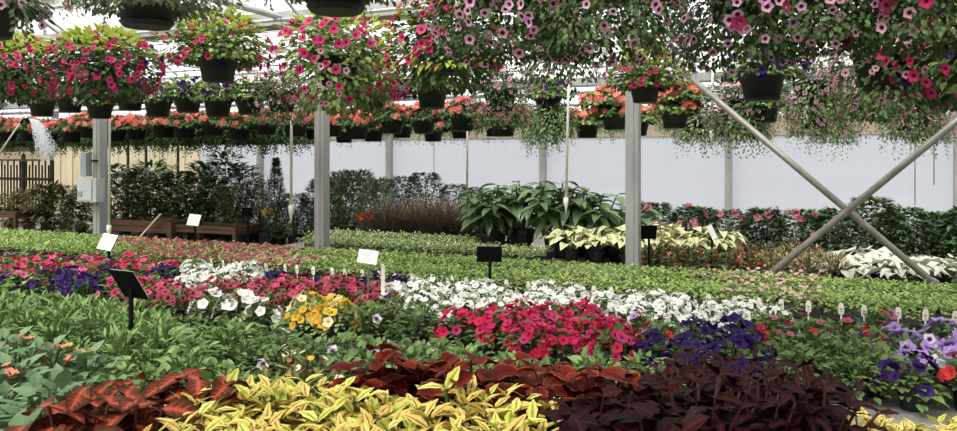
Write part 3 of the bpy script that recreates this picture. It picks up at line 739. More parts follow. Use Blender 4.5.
# ================================================================== SHRUBS
def bush_proto(nl, rx, h0, h1, L, W, mats, shape='ovate', droop=0., pot=POT_L, branches=9, flowers=None, fr=.03, nf=0, stem='stem_brown', upish=.5, seg=3, fold=.2, curl=.3, cone=0., wts=None):
    mb = MB(); mb.cur = len(mats); tips = []
    for i in range(branches):
        a = i * 2.4; q = rx * .7 * math.sqrt((i + .5) / branches); tp = Vector((math.cos(a) * q, math.sin(a) * q, h0 + (h1 - h0) * R.uniform(.6, .95)))
        mb.tube([(0, 0, h0 * .5), (math.cos(a) * q * .4, math.sin(a) * q * .4, h0 + (tp.z - h0) * .45), tp], [.009, .006, .003], 4, False)
    for i in range(int(nl * 2.6)):
        a = R.random() * 6.28; t = R.random() ** .85; z = h0 + (h1 - h0) * t
        ww = rx * (math.sin(math.pi * min(1., .3 + .55 * t)) if not cone else (1 - t * cone)) * R.uniform(.45, 1.) ** .5
        p = Vector((math.cos(a) * ww, math.sin(a) * ww, z))
        d = Vector((math.cos(a), math.sin(a), upish * t - droop + R.uniform(-.4, .4))) + Vector((R.uniform(-.5, .5), R.uniform(-.5, .5), 0))
        mb.cur = R.choices(range(len(mats)), wts)[0]; s = R.uniform(.65, 1.15)
        leaf(mb, p, d, Vector((R.uniform(-.2, .2), R.uniform(-.2, .2), 1)), L * s, W * s, shape, seg, fold, curl)
    pr = [('pot', pot, I4, None), ('foliage', mb.mesh('foliage', list(mats) + [stem]), I4, 'stuff')]
    for i in range(nf):
        a = R.random() * 6.28; t = R.uniform(.5, 1.); ww = rx * math.sin(math.pi * min(1., .3 + .55 * t)) * 1.12
        p = Vector((math.cos(a) * ww, math.sin(a) * ww, h0 + (h1 - h0) * t)); pr.append(('flower', fl('petunia', R.choice(flowers)), face_frame(p, Vector((math.cos(a), math.sin(a), .5)), fr * R.uniform(.8, 1.2)), None))
    return pr
def shrub(px, D, ztop, proto, h, name, label, cat='shrub', group=None, zb=.45):
    p = at_d(px, HY, D); put(proto, name, label, cat, (p.x, D, zb), None, (ztop - zb) / h, group)
# mandevillas
MV = [bush_proto(420, .30, .2, .85, .10, .052, ('lf_mandevilla', 'lf_dark'), nf=11, flowers=['fl_mpink'], fr=.055) for _ in range(2)]
MG = [bush_proto(440, .30, .2, .85, .10, .052, ('lf_mandevilla', 'lf_dark')) for _ in range(2)]
for i, (px, zt) in enumerate(((655, 1.18), (690, 1.14), (727, 1.12), (765, 1.14), (800, 1.14))):
    shrub(px, 8.75 + .12 * (i % 2), zt, MV[i % 2], .87, 'mandevilla_plant', 'dark green mandevilla with pink blooms behind the caladiums', 'mandevilla', 'pink mandevillas')
for i, (px, zt) in enumerate(((838, 1.17), (872, 1.28), (904, 1.2), (936, 1.14), (968, 1.2), (1000, 1.2), (1035, 1.16), (1070, 1.2))):
    shrub(px, 8.75 + .12 * (i % 2), zt, MG[i % 2], .87, 'mandevilla_plant', 'dark green mandevilla without blooms behind the crossed braces' if i < 3 else 'dark green mandevilla without blooms beyond the gap in the row', 'mandevilla', 'green mandevillas' if i < 3 else 'green mandevillas beyond the gap')
for i, px in enumerate((640, 700, 760, 820, 890, 945)):
    shrub(px, 9.4, 1.1, MG[i % 2], .87, 'mandevilla_plant', 'dark green mandevilla in the second row by the white wall', 'mandevilla', 'second-row mandevillas')
# big-leaved plants: each leaf a part
def bigleaf(n, L, W, h1, rx, mat='lf_big', shape='lance'):
    lm = coleus_leaf(mat, shape, W, .0, 5); sb = MB(); lv = []
    for i in range(7):
        a = i * 2.4; q = rx * math.sqrt((i + .3) / 7); tp = Vector((math.cos(a) * q, math.sin(a) * q, h1 * R.uniform(.86, 1.) * (1 - .25 * (q / rx) ** 2)))
        sb.tube([(math.cos(a) * q * .2, math.sin(a) * q * .2, .15), tp], .008, 5, False)
        for k in range(n):
            b = k * 2.4 + a; f = (k / n) ** 1.1; p = Vector((0, 0, .25)).lerp(tp, 1 - f * .75); el = .18 - .6 * f
            p = Vector((tp.x * (1 - f * .6), tp.y * (1 - f * .6), p.z))
            lv.append(('leaf', R.choice(lm), frame(p, Vector((math.cos(b), math.sin(b), el + R.uniform(-.15, .15))), Vector((0, 0, 1)), L * R.uniform(.75, 1.1) * (.8 + .2 * min(1, f * 3))), None))
    return [('pot', POT_L, I4, None), ('stems', sb.mesh('stems', 'stem'), I4, None)] + lv
BL = [bigleaf(15, .26, .46, .74, .36) for _ in range(2)]
for i, (px, D, zt) in enumerate(((488, 7.25, 1.43), (522, 7.5, 1.52), (557, 7.25, 1.50), (590, 7.45, 1.44), (500, 7.9, 1.42), (620, 8.1, 1.25))):
    p = at_d(px, HY, D); put(BL[i % 2], 'large_leaf_plant', 'tall green plant with large drooping pointed leaves behind the black sign' if i < 5 else 'low plant with large pointed leaves half hidden by the square post', 'potted plant', (p.x, D, B if D < 7.8 else .45), None, (zt - (B if D < 7.8 else .45)) / .78 * 1.06, 'large-leaved plants' if i < 5 else None)
# brown grass tufts
def grass(n, h, rx, mat):
    mb = MB()
    for i in range(n):
        a = R.random() * 6.28; q = R.random() ** .5 * .08
        leaf(mb, Vector((math.cos(a) * q, math.sin(a) * q, .18)), Vector((math.cos(a) * R.uniform(.1, .8), math.sin(a) * R.uniform(.1, .8), 1)), Vector((math.cos(a), math.sin(a), .3)) * -1, h * R.uniform(.6, 1.05), .016, 'linear', 5, .1, R.uniform(.15, .75))
    return [('pot', POT_L, I4, None), ('foliage', mb.mesh('foliage', mat), I4, 'stuff')]
GR = [grass(420, .78, .3, 'lf_grass') for _ in range(2)]
for i, (px, D, zt) in enumerate(((392, 8.4, 1.2), (418, 8.5, 1.22), (440, 8.4, 1.2), (462, 8.5, 1.18), (405, 8.9, 1.2), (450, 8.9, 1.25))):
    shrub(px, D, zt, GR[i % 2], .84, 'grass_tuft', 'brownish ornamental grass beside the large-leaved plants', 'ornamental grass', 'brown grasses')
SAGE = [bush_proto(620, .34, .15, 1.0, .09, .026, ('lf_sage', 'lf_greygreen'), 'lance', upish=1.1, seg=3) for _ in range(2)]
for i, (px, D, zt) in enumerate(((335, 8.8, 1.42), (357, 9.1, 1.5), (380, 8.9, 1.4), (345, 9.4, 1.48), (322, 9.2, 1.36))):
    shrub(px, D, zt, SAGE[i % 2], 1.0, 'sage_bush', 'grey-green bush with fine upright leaves behind the square post', 'shrub', 'grey-green bushes')
BOX = [bush_proto(560, .32, .2, .9, .065, .042, ('lf_dark', 'lf_mandevilla')) for _ in range(2)]
for i, (px, D, zt) in enumerate(((405, 10.4, 1.42), (425, 10.5, 1.48), (455, 10.6, 1.3), (478, 10.5, 1.25), (375, 10.6, 1.3))):
    shrub(px, D, zt, BOX[i % 2], .92, 'boxwood_shrub', 'compact dark green shrub behind the brown grasses', 'shrub', 'compact shrubs by the wall')
for i, (px, D, zt) in enumerate(((295, 8.5, 1.22), (330, 8.45, 1.2), (352, 8.5, 1.05), (312, 8.6, 1.15), (372, 8.45, 1.0), (280, 8.45, 1.1))):
    shrub(px, D, zt, BOX[i % 2], .92, 'boxwood_shrub', 'low dark green shrub in front of the grey-green bushes', 'shrub', 'low shrubs behind the flats')
CON = bush_proto(1100, .22, .15, 1.2, .06, .014, ('lf_conifer', 'lf_sage'), 'lance', upish=1.2, cone=.9)
shrub(276, 8.9, 1.70, CON, 1.22, 'dwarf_conifer', 'small pointed dark conifer beside the hanging white drip pipe', 'conifer')
JUN = [bush_proto(700, .34, .15, .75, .07, .016, ('lf_conifer', 'lf_olive'), 'lance', upish=.6) for _ in range(2)]
for i, (px, D, zt) in enumerate(((245, 8.6, 1.35), (262, 8.9, 1.4), (232, 8.9, 1.3))):
    shrub(px, D, zt, JUN[i % 2], .78, 'juniper_shrub', 'spreading needle-leaved juniper beside the pointed conifer', 'shrub', 'junipers')
# broad dark shrubs at left
RHO = [bush_proto(210, .36, .14, 1.2, .17, .07, ('lf_dark', 'lf_big', 'lf_sage'), 'lance', upish=.6, wts=(3, 1, 1), seg=4) for _ in range(3)]
for i, (px, D, zt) in enumerate(((205, 9.2, 1.66), (226, 9.4, 1.78), (243, 9.6, 1.6), (215, 9.0, 1.4), (198, 9.6, 1.5))):
    shrub(px, D, zt, RHO[i % 3], 1.25, 'laurel_shrub', 'tall dark laurel-leaved shrub against the white wall', 'shrub', 'laurel shrubs')
for i, (px, D, zt) in enumerate(((125, 8.7, 1.5), (142, 8.9, 1.52), (160, 8.7, 1.45), (177, 8.9, 1.5), (150, 9.4, 1.65), (190, 8.6, 1.3), (113, 9.3, 1.6))):
    shrub(px, D, zt, RHO[i % 3], 1.25, 'laurel_shrub', 'dark laurel-leaved shrub behind the timber planter', 'shrub', 'shrubs behind the planter')
CRO = [bush_proto(280, .36, .12, .9, .18, .05, ('lf_olive', 'lf_bronze', 'lf_dark', 'lf_tan'), 'lance', upish=.5, seg=4) for _ in range(2)]
for i, (px, D, zt) in enumerate(((28, 8.6, 1.2), (48, 8.45, 1.3), (66, 8.6, 1.25), (82, 8.5, 1.15), (10, 8.5, 1.1))):
    shrub(px, D, zt, CRO[i % 2], .95, 'croton_plant', 'bronze and olive long-leaved plant in front of the dark picket rack', 'potted plant', 'bronze-leaved pot plants')
LIM = bush_proto(150, .2, .25, .95, .1, .035, ('lf_lime', 'lf_trail'), 'lance', upish=.6)
for i, (px, D, zt) in enumerate(((139, 10.3, 1.62), (168, 10.3, 1.64))):
    shrub(px, D, zt, LIM, 1.0, 'young_tree', 'young pale-leaved plant rising above the dark shrubs', 'shrub', 'pale young plants')
# single lilies / blooms among the shrubs
for px, py, D, mt, lab in ((269, 212, 8.35, 'fl_yellow', 'potted lily with one yellow bloom beside the conifer'), (366, 217, 8.1, 'fl_red', 'potted lily with red-orange blooms in front of the brown grasses')):
    p = at_d(px, py, D); t = thing('lily_plant', lab, 'lily', (p.x, D, .45 if D > 8.3 else 0))
    zb = p.z - t.location.z; mb = MB(); mb.tube([(0, 0, .05), (.01, 0, zb - .03)], .006, 5)
    for i in range(14): leaf(mb, Vector((0, 0, .15 + i * (zb - .3) / 14)), Vector((math.cos(i * 2.4), math.sin(i * 2.4), .4)), Vector((0, 0, 1)), .13, .025, 'lance', 3)
    link('stem', mb.mesh('stem', 'lf_dark'), t); link('pot', POT_L, t)
    for i in range(3): link('flower', fl('petunia', mt), t, face_frame(Vector((.045 * math.cos(i * 2.1), .045 * math.sin(i * 2.1), zb - .02 * (i % 2))), Vector((math.cos(i * 2.1), math.sin(i * 2.1) - .8, .5)), .055))

# ================================================================== HANGING BASKETS
PH = .19
def basket_pot():
    mb = MB(); mb.lathe([(.095, 0), (.105, .004), (.14, .165), (.152, .165), (.154, PH), (.14, PH), (.137, .175)], 20)
    return mb.mesh('pot', 'pot_basket', True)
BPOT = basket_pot()
def saucer():
    mb = MB(); mb.lathe([(.1, 0), (.118, .022), (.112, .022), (.1, .008)], 18); return mb.mesh('saucer', 'pot_basket')
SAUC = saucer()
HANG = {}
def hanger(length):
    k = round(length, 2)
    if k not in HANG:
        mb = MB(); top = min(.36, k * .8)
        for i in range(3):
            a = i * 2.094 + .4; mb.tube([(math.cos(a) * .15, math.sin(a) * .15, PH - .01), (math.cos(a) * .05, math.sin(a) * .05, PH + top * .8), (0, 0, PH + top)], .0022, 4, False)
        mb.tube([(0, 0, PH + top), (0, 0, PH + k - .02)], .003, 4)
        mb.tube([(0, math.cos(a) * .022, PH + k - .0 + math.sin(a) * .022) for a in [j * .55 - 1.57 for j in range(9)]], .003, 4)
        HANG[k] = mb.mesh('hanger', 'wire')
    return HANG[k]
def shell(Rf, up, drop, lo=.72, cmin=-.9):
    a = R.random() * 6.28; c = R.uniform(cmin, 1.)
    if c >= 0: h = math.sqrt(1 - c * c); z = up * c
    else: h = 1 - abs(c) ** 2.6 * .55; z = drop * c
    q = R.uniform(lo, 1.)
    lump = 1 + .12 * math.sin(3 * a + 1.3) + .1 * math.sin(5 * a + c * 4)
    return Vector((math.cos(a) * h * Rf * q * lump, math.sin(a) * h * Rf * q * lump, PH + z * (q if c > 0 else 1))), Vector((math.cos(a) * (h + .1), math.sin(a) * (h + .1), c * .8)), c
def basket_proto(Rf, up, drop, nl, L, W, mats, wts, flowers, shape='ovate', lime=0, joined=None, saucer_=False, trail=0, limeup=True, cmin=-.9, zmax=None):
    mb = MB()
    for i in range(int(nl * 2.4)):
        p, d, c = shell(Rf, up, drop, .3, cmin)
        if c < 0 and math.hypot(p.x, p.y) < .155: k_ = R.uniform(.17, .26) / max(.02, math.hypot(p.x, p.y)); p.x *= k_; p.y *= k_
        mb.cur = R.choices(range(len(mats)), wts)[0]; s = R.uniform(.65, 1.2)
        leaf(mb, p, d + Vector((R.uniform(-.6, .6), R.uniform(-.6, .6), R.uniform(-.5, .3))), d + Vector((0, 0, .6)), L * s, W * s, shape, 3, .2, .35)
    for i in range(trail):                       # hanging strands
        a = R.random() * 6.28; q = Rf * R.uniform(.55, .95); ln = drop * R.uniform(.8, 1.7); mb.cur = len(mats) - 1
        for j in range(10):
            t = j / 10; b = R.random() * 6.28
            leaf(mb, Vector((math.cos(a) * q * (1 + .1 * t), math.sin(a) * q * (1 + .1 * t), PH - ln * t)), Vector((math.cos(b), math.sin(b), -.9)), Vector((math.cos(a), math.sin(a), .3)), L * .8, W * .8, shape, 3)
    for i in range(lime):
        p, d, c = shell(Rf * .95, up * 1.16, drop, .88, .2 if limeup else -.6); mb.cur = len(mats)
        leaf(mb, p, d + Vector((R.uniform(-.5, .5), R.uniform(-.5, .5), R.uniform(-.3, .4))), Vector((0, 0, 1)), L * 1.6, W * 1.5, 'heart', 4, .15, .3)
    ml = list(mats) + ['lf_lime']; jm = []
    pr = [('pot', BPOT, I4, None)]
    fpr = []
    for kind, fm, n, r, cm in flowers:
        for i in range(n):
            p, d, c = shell(Rf * 1.05, up * 1.08, drop, .95, cm)
            nn = d + Vector((R.uniform(-.35, .35), R.uniform(-.35, .35), R.uniform(-.1, .4)))
            if joined:
                if fm not in ml: ml.append(fm)
                mb.cur = ml.index(fm)
                if kind == 'cluster':
                    for j in range(6): trumpet(mb, p + Vector((R.uniform(-1, 1), R.uniform(-1, 1), R.uniform(-.6, .6))) * r * .7, nn + Vector((R.uniform(-.6, .6), R.uniform(-.6, .6), 0)), r * .5, 5, .3, .2)
                else: trumpet(mb, p, nn, r * R.uniform(.8, 1.1), 5, .4, .15)
            else: fpr.append(('flower', fl(kind, fm), face_frame(p, nn, r * R.uniform(.8, 1.12)), None))
    pr.append(('foliage', mb.mesh('foliage', ml), I4, 'stuff'))
    if saucer_: pr.append(('saucer', SAUC, Matrix.Translation((0, 0, -.006)), None))
    return pr + fpr
BT = {}
BT['pink_a'] = [basket_proto(.34, .26, .40, 2900, .023, .014, ('lf_dark', 'lf_petunia'), (2, 1), [('petunia', 'fl_pinkvein', 285, .0185, -.95), ('petunia', 'fl_magenta', 10, .024, -.5)]) for _ in range(2)]
BT['pink_b'] = [basket_proto(.34, .28, .36, 2900, .023, .014, ('lf_dark', 'lf_petunia'), (2, 1), [('petunia', 'fl_pinkvein', 285, .0185, -.95), ('petunia', 'fl_magenta', 14, .027, -.9)])]
BT['mix'] = [basket_proto(.33, .28, .34, 2200, .026, .016, ('lf_petunia', 'lf_dark'), (1, 1), [('petunia', 'fl_magenta', 90, .022, -.7), ('petunia', 'fl_pinkvein', 80, .019, -.9), ('petunia', 'fl_purple', 18, .021, -.5)], lime=90, limeup=False)]
BT['magenta'] = [basket_proto(.44, .24, .27, 1000, .05, .03, ('lf_petunia', 'lf_dark'), (1, 1), [('petunia', 'fl_magenta', 170, .028, -.9), ('petunia', 'fl_purple', 12, .026, -.95)], lime=330) for _ in range(2)]
BT['magenta_lime'] = [basket_proto(.37, .27, .10, 750, .05, .03, ('lf_petunia', 'lf_bright'), (1, 1), [('petunia', 'fl_magenta', 80, .028, -.6), ('petunia', 'fl_purple', 10, .026, -.9)], lime=260, cmin=-.4)]
BT['magenta_low'] = [basket_proto(.44, .28, .38, 1000, .05, .03, ('lf_petunia', 'lf_bright'), (1, 1), [('petunia', 'fl_magenta', 120, .029, -.85), ('petunia', 'fl_calib', 50, .022, -.95)], lime=120)]
BT['lime_side'] = [basket_proto(.36, .3, .3, 750, .05, .03, ('lf_petunia', 'lf_dark'), (1, 1), [('petunia', 'fl_magenta', 90, .032, -.6), ('petunia', 'fl_purple', 6, .026, -.95)], lime=280, limeup=False)]
BT['bacopa'] = [basket_proto(.44, .2, .12, 1300, .03, .016, ('lf_greygreen', 'lf_sage', 'lf_trail'), (2, 2, 1), [('petunia', 'fl_white', 200, .008, -.9), ('petunia', 'fl_calib', 6, .03, -.8)], cmin=-.95, saucer_=True, trail=30) for _ in range(2)]
BT['pink_pot'] = [basket_proto(.30, .22, .12, 600, .045, .025, ('lf_dark', 'lf_greygreen'), (1, 1), [('petunia', 'fl_pinkvein', 45, .026, -.6)], cmin=-.4, trail=14)]
BT['purple'] = [basket_proto(.26, .16, .10, 420, .045, .026, ('lf_petunia', 'lf_bright'), (2, 1), [('petunia', 'fl_purple', 40, .028, -.7), ('petunia', 'fl_whiteeye', 6, .022, -.7)], lime=30, cmin=-.4, saucer_=True) for _ in range(2)]
BT['calib'] = [basket_proto(.30, .22, .34, 850, .035, .016, ('lf_dark', 'lf_petunia'), (1, 1), [('petunia', 'fl_calib', 170, .018, -.95)]) for _ in range(2)]
BT['calib_trail'] = [basket_proto(.27, .18, .28, 650, .035, .016, ('lf_dark', 'lf_petunia', 'lf_trail'), (2, 3, 1), [('petunia', 'fl_calib', 150, .02, -.8), ('petunia', 'fl_blush', 35, .018, -.9)], joined=True, trail=44) for _ in range(2)]
BT['coral'] = [basket_proto(.24, .14, .08, 300, .05, .036, ('lf_fern', 'lf_dark'), (1, 1), [('cluster', 'fl_coral', 22, .055, -.25), ('cluster', 'fl_salmon', 7, .05, -.25)], joined=True, cmin=-.5, saucer_=True) for _ in range(3)]
BT['trail'] = [basket_proto(.27, .12, .28, 500, .05, .02, ('lf_fern', 'lf_trail'), (1, 1), [], 'lance', joined=True, trail=50, saucer_=True) for _ in range(2)]
BT['ivy'] = [basket_proto(.30, .14, .30, 750, .06, .028, ('lf_fern', 'lf_dark', 'lf_fern'), (1, 2, 1), [], 'lance', joined=True, trail=40) for _ in range(2)]
BT['salmon'] = [basket_proto(.24, .13, .08, 300, .05, .036, ('lf_fern', 'lf_bright'), (1, 1), [('cluster', 'fl_salmon', 22, .052, -.2), ('cluster', 'fl_coral', 12, .05, -.2)], joined=True, cmin=-.5, saucer_=True) for _ in range(2)]
def basket(px, py, D, kind, label, group=None, sc=1.):
    p = at_d(px, py, D); t = put(R.choice(BT[kind]), 'hanging_basket', label, 'hanging basket', p, None, sc, group)
    link('hanger', hanger((RAILZ - p.z) / sc - PH), t)
# nearest row
basket(-12, 38, DA, 'pink_pot', 'hanging basket of pink petunias with a bare pot, beside the white-flowered basket')
basket(147, 26, DA, 'bacopa', 'hanging basket of tiny white flowers in a wide dark pot, one pink bloom')
basket(336, 11, DA, 'bacopa', 'hanging basket of grey-green trailers in a dark pot above the magenta basket')
basket(505, 8, DA, 'pink_a', 'hanging basket thick with pale pink dark-eyed petunias beside the lime-edged basket')
basket(605, 4, DA, 'pink_a', 'hanging basket of pale pink dark-eyed petunias above the right-hand square post')
basket(745, 22, DA2, 'pink_b', 'large hanging basket of pale pink dark-eyed petunias above the diagonal brace', None, 1.12)
basket(815, 6, DA2, 'pink_b', 'hanging basket of dark-eyed pink petunias next to the lime-leaved mixed basket', None, 1.1)
basket(915, 14, DA2, 'mix', 'mixed hanging basket with lime leaves, magenta, purple and pink petunias', None, 1.0)
# second row
basket(15, 92, DB, 'magenta', 'hanging basket of magenta petunias above the watering wand')
basket(105, 90, DB, 'magenta', 'hanging basket of magenta petunias topped with lime leaves above the boxed post')
basket(218, 82, DB, 'magenta_lime', 'hanging basket with bare dark pot, lime leaves and magenta petunias')
basket(338, 86, DB, 'magenta_low', 'full hanging basket of magenta petunias above the left square post')
basket(450, 74, DB, 'lime_side', 'hanging basket with lime leaves down its side and magenta petunias')
basket(560, 60, DB, 'calib', 'hanging basket of small pink blooms half hidden by the pale pink baskets')
basket(645, 103, DC, 'magenta_lime', 'hanging basket of magenta petunias directly in front of the square post top', None, .78)
basket(762, 100, DB, 'purple', 'hanging basket of purple petunias between the brace and the pink ball', None, .82)
basket(885, 92, DB, 'calib', 'round hanging basket of small pink blooms hanging low beside the brace', None, 1.05)
basket(985, 90, DB, 'magenta', 'hanging basket of magenta petunias at the end of the row by the brace')
# third row
for px, py, k, lab in ((-20, 118, 'purple', 'small purple-flowered hanging basket below the magenta baskets, by the spray'), (42, 116, 'purple', 'small purple-flowered hanging basket between the wand and the boxed post'),
        (70, 112, 'purple', 'leafy purple-flowered hanging basket close to the spray'), (130, 110, 'purple', 'purple-flowered hanging basket tucked between two small baskets by the boxed post'),
        (188, 112, 'purple', 'purple-flowered hanging basket next to the bare-potted magenta basket'), (250, 114, 'purple', 'purple-flowered hanging basket between pink round basket and bare-potted basket'),
        (100, 118, 'purple', 'small purple-flowered hanging basket right in front of the boxed post'), (158, 116, 'purple', 'small purple-flowered hanging basket beside the boxed post'),
        (218, 116, 'purple', 'small purple-flowered hanging basket below the bare-potted magenta basket'), (282, 112, 'calib', 'round basket of small pink blooms behind the white drip pipe'),
        (372, 112, 'magenta_lime', 'magenta basket with dark pot behind the full magenta basket'), (432, 108, 'purple', 'purple-flowered basket with bare dark pot below the lime-sided basket'),
        (500, 112, 'calib', 'round basket of pale small blooms below the pale pink baskets'), (548, 104, 'purple', 'leafy hanging basket with few purple blooms behind the thin white pipe'),
        (606, 112, 'salmon', 'salmon-flowered basket beside the right-hand square post'), (682, 108, 'salmon', 'salmon-orange basket between square post and diagonal brace'),
        (735, 112, 'calib', 'round basket of small pink blooms just behind the diagonal brace'), (764, 114, 'purple', 'lower purple-flowered basket with bare pot behind the diagonal brace'),
        (815, 108, 'calib_trail', 'trailing pale pink basket between the braces'), (870, 112, 'calib_trail', 'trailing pale pink basket behind the low pink ball'), (935, 110, 'magenta_lime', 'magenta basket at the end of the third row')):
    if px in (606, 682, 735, 764, 548): basket(px, py + 8, DD, k, lab, None, 1.0)
    else: basket(px, py, DC, k, lab, None, .92)
# coral rows farther back
for D, py, k0_, lab, grp in ((DD, 134, 'coral', 'dark-potted hanging basket of coral geraniums in the row beyond the posts', 'coral geranium baskets'), (DE, 139, 'coral', 'dark-potted coral geranium basket hanging over the shrubs', 'coral baskets over the shrubs')):
    step = .44; x = at_d(-30, HY, D).x; xe = at_d(990, HY, D).x; i = 0
    while x < xe:
        px = pix(x, D, 2.)[0]
        if px > 745: kk, ll, gg = 'calib_trail', 'trailing basket of pale pink blooms hanging before the white wall', 'trailing pink baskets'
        elif px > 480: kk, ll, gg = ('salmon', 'dark-potted basket of salmon-orange geraniums hanging near the right-hand post', 'salmon baskets') if i % 3 else ('trail', 'basket of long green trailers hanging before the white wall', 'green trailing baskets')
        else: kk, ll, gg = k0_, lab, grp
        zoff = (HY - py) * (D / ray(478, HY)[1]) / F
        p_ = Vector((x + R.uniform(-.05, .05), D, HC + zoff + R.uniform(-.04, .04)))
        t = put(R.choice(BT[kk]), 'hanging_basket', ll, 'hanging basket', p_, None, R.uniform(.92, 1.05), gg)
        link('hanger', hanger((RAILZ - p_.z) / t.scale.x - PH), t)
        x += step if px < 480 else (.6 if px < 745 else .85); i += 1
x = at_d(-30, HY, DF).x; xe = at_d(990, HY, DF).x
while x < xe:
    px = pix(x, DF, 2.)[0]; z = 2.06 if px < 330 else 2.14
    kk, ll, gg = ('ivy', 'dense dark green trailing basket in the last row', 'dark trailing baskets') if px < 330 else ('trail', 'light green trailing basket in the last row', 'light trailing baskets')
    t = put(R.choice(BT[kk]), 'hanging_basket', ll, 'hanging basket', (x, DF, z + R.uniform(-.05, .05)), None, 1., gg)
    link('hanger', hanger(RAILZ - t.location.z - PH), t)
    x += .5 if px < 540 else .85
for px in (-15, 10, 35, 62, 88, 116, 142, 168, 194, 222, 248):
    t = at_d(px, 136, DD + .0); q = put(R.choice(BT['ivy']), 'hanging_basket', 'dense fern-green trailing basket hanging between the coral geraniums', 'hanging basket', (t.x, 8.0, 1.98), None, .95, 'fern-green baskets')
    link('hanger', hanger((RAILZ - 1.98) / .95 - PH), q)
mb = MB(); mb.tube([(S0, 8.0, RAILZ), (S1, 8.0, RAILZ)], .017, 6); tag(link('basket_rail', mb.mesh('basket_rail', 'frame_white')), 'long pipe carrying fern-green baskets behind the coral row', 'rail')

# ================================================================== HANGING DRIP PIPES
for px, y0, y1, D, lab in ((292, 62, 222, 5.9, 'white hanging drip pipe with nozzle beside the left square post'), (468, 118, 214, 8.0, 'thin white hanging pipe in front of the brown grasses'),
                           (570, 88, 214, 7.0, 'thin white hanging pipe in front of the large-leaved plants'), (713, 82, 146, 8.0, 'short white hanging pipe behind the diagonal brace'), (110, 100, 240, 5.8, 'white hanging pipe right beside the boxed post')):
    a = at_d(px, y0, D); b = at_d(px - (4 if px == 570 else 1), y1, D); t = thing('drip_pipe', lab, 'pipe', (b.x, D, b.z))
    top = Vector((a.x - b.x, 0, 2.95 - b.z)); r = .016
    mb = MB(); mb.tube([(0, 0, .12), top], r * .8, 8); link('tube', mb.mesh('tube', 'pvc', True), t)
    mb = MB(); mb.tube([(0, 0, .16), (0, 0, .1), (0, 0, .07), (0, 0, 0)], [r * 1.5, r * 1.5, r * .9, r * .5], 8); link('nozzle', mb.mesh('nozzle', 'pvc', True), t)
    mb = MB(); mb.tube([(top.x, -.3, top.z), (top.x, .3, top.z)], .014, 6); link('top_bracket', mb.mesh('bracket', 'frame_white'), t)
for px, D, y1 in ((434, 12.06, 185), (915, 12.06, 205), (163, 12.06, 200), (934, 12.06, 185)):
    b = at_d(px, y1, D); mb = MB(); mb.tube([b, (b.x, D, 2.905)], .006, 5); tag(link('support_wire', mb.mesh('support_wire', 'wire')), 'thin dark rod hanging in front of the white wall', 'rod', 'rods before the wall')

# ================================================================== SIGNS
def sign(px, py, base_y, zbase, w_, h, front, yaw, tilt, lab, roll=0., D=None, stake=.011):
    p = at_z(px, base_y, zbase) if D is None else at_d(px, base_y, D)
    c = at_d(px, py, p.y); t = thing('sign_stand', lab, 'sign', (p.x, p.y, B)); hz = c.z - B
    mb = MB(); mb.box((0, 0, hz / 2), (stake * 1.6, stake, hz)); link('post', mb.mesh('post', 'sign_black'), t)
    rot = Matrix.Rotation(yaw, 4, 'Z') @ Matrix.Rotation(tilt, 4, 'X') @ Matrix.Rotation(roll, 4, 'Y'); mx = Matrix.Translation((0, -.012, hz)) @ rot
    mb = MB(); mb.box((0, 0, 0), (w_, .006, h)); pl = link('plate', mb.mesh('plate', 'sign_black'), t, mx)
    mb = MB(); mb.box((0, -.0045 if front else .0045, 0), (w_ * .98, .002, h * .98)); link('card', mb.mesh('card', 'sign_white'), pl)
sign(131, 284, 343, .9, .155, .15, False, TH - .5, .55, 'large black sign holder seen from behind on a thick post')
sign(109, 242, 268, .87, .13, .13, True, TH - .2, -.5, 'white sign on a black post among the pink and violet petunias', .15)
sign(195, 220, 242, .86, .13, .12, True, TH - .1, -.4, 'white sign on a black post behind the pink begonias', .1)
sign(490, 254, 287, .87, .16, .11, False, TH, .35, 'black sign holder in front of the large-leaved plants')
sign(649, 232, 255, .9, .13, .12, False, TH, .3, 'small black sign holder beside the right-hand square post')
sign(248, 212, 240, .9, .10, .09, False, TH, .3, 'small black sign holder in front of the junipers')
sign(712, 232, 252, .9, .05, .13, True, TH, -.2, 'narrow tan card on a stake among the caladiums', -.4)
# white plastic label on wire and a white stake
p = at_z(368, 297, .88); c = at_d(368, 257, p.y); t = thing('plant_label', 'tilted white plastic label with blurred print behind the white stake', 'plant label', (p.x, p.y, B)); hz = c.z - B
mb = MB(); mb.tube([(0, 0, 0), (0, 0, hz)], .0025, 5); link('wire_stem', mb.mesh('wire_stem', 'wire_light'), t)
mb = MB(); mb.box((0, -.006, 0), (.115, .006, .08)); lb_ = link('plate', mb.mesh('plate', 'sign_white'), t, Matrix.Translation((0, 0, hz)) @ Matrix.Rotation(TH, 4, 'Z') @ Matrix.Rotation(-.3, 4, 'X') @ Matrix.Rotation(.15, 4, 'Y'))
for i in range(4):
    mb = MB(); mb.box((0, -.0095, .022 - i * .014), (.08, .001, .003)); link('print_line', mb.mesh('print', 'tag_print'), lb_)
a = at_z(383, 299, .86); c = at_d(383, 266, a.y); t = thing('plant_stake', 'plain white plastic stake among the white and dusky petunias', 'stake', (a.x, a.y, B))
mb = MB(); mb.box((0, 0, (c.z - B) / 2), (.022, .006, c.z - B)); mb.box((0, 0, c.z - B + .004), (.014, .006, .01)); link('blade', mb.mesh('blade', 'tag'), t, Matrix.Rotation(TH, 4, 'Z'))

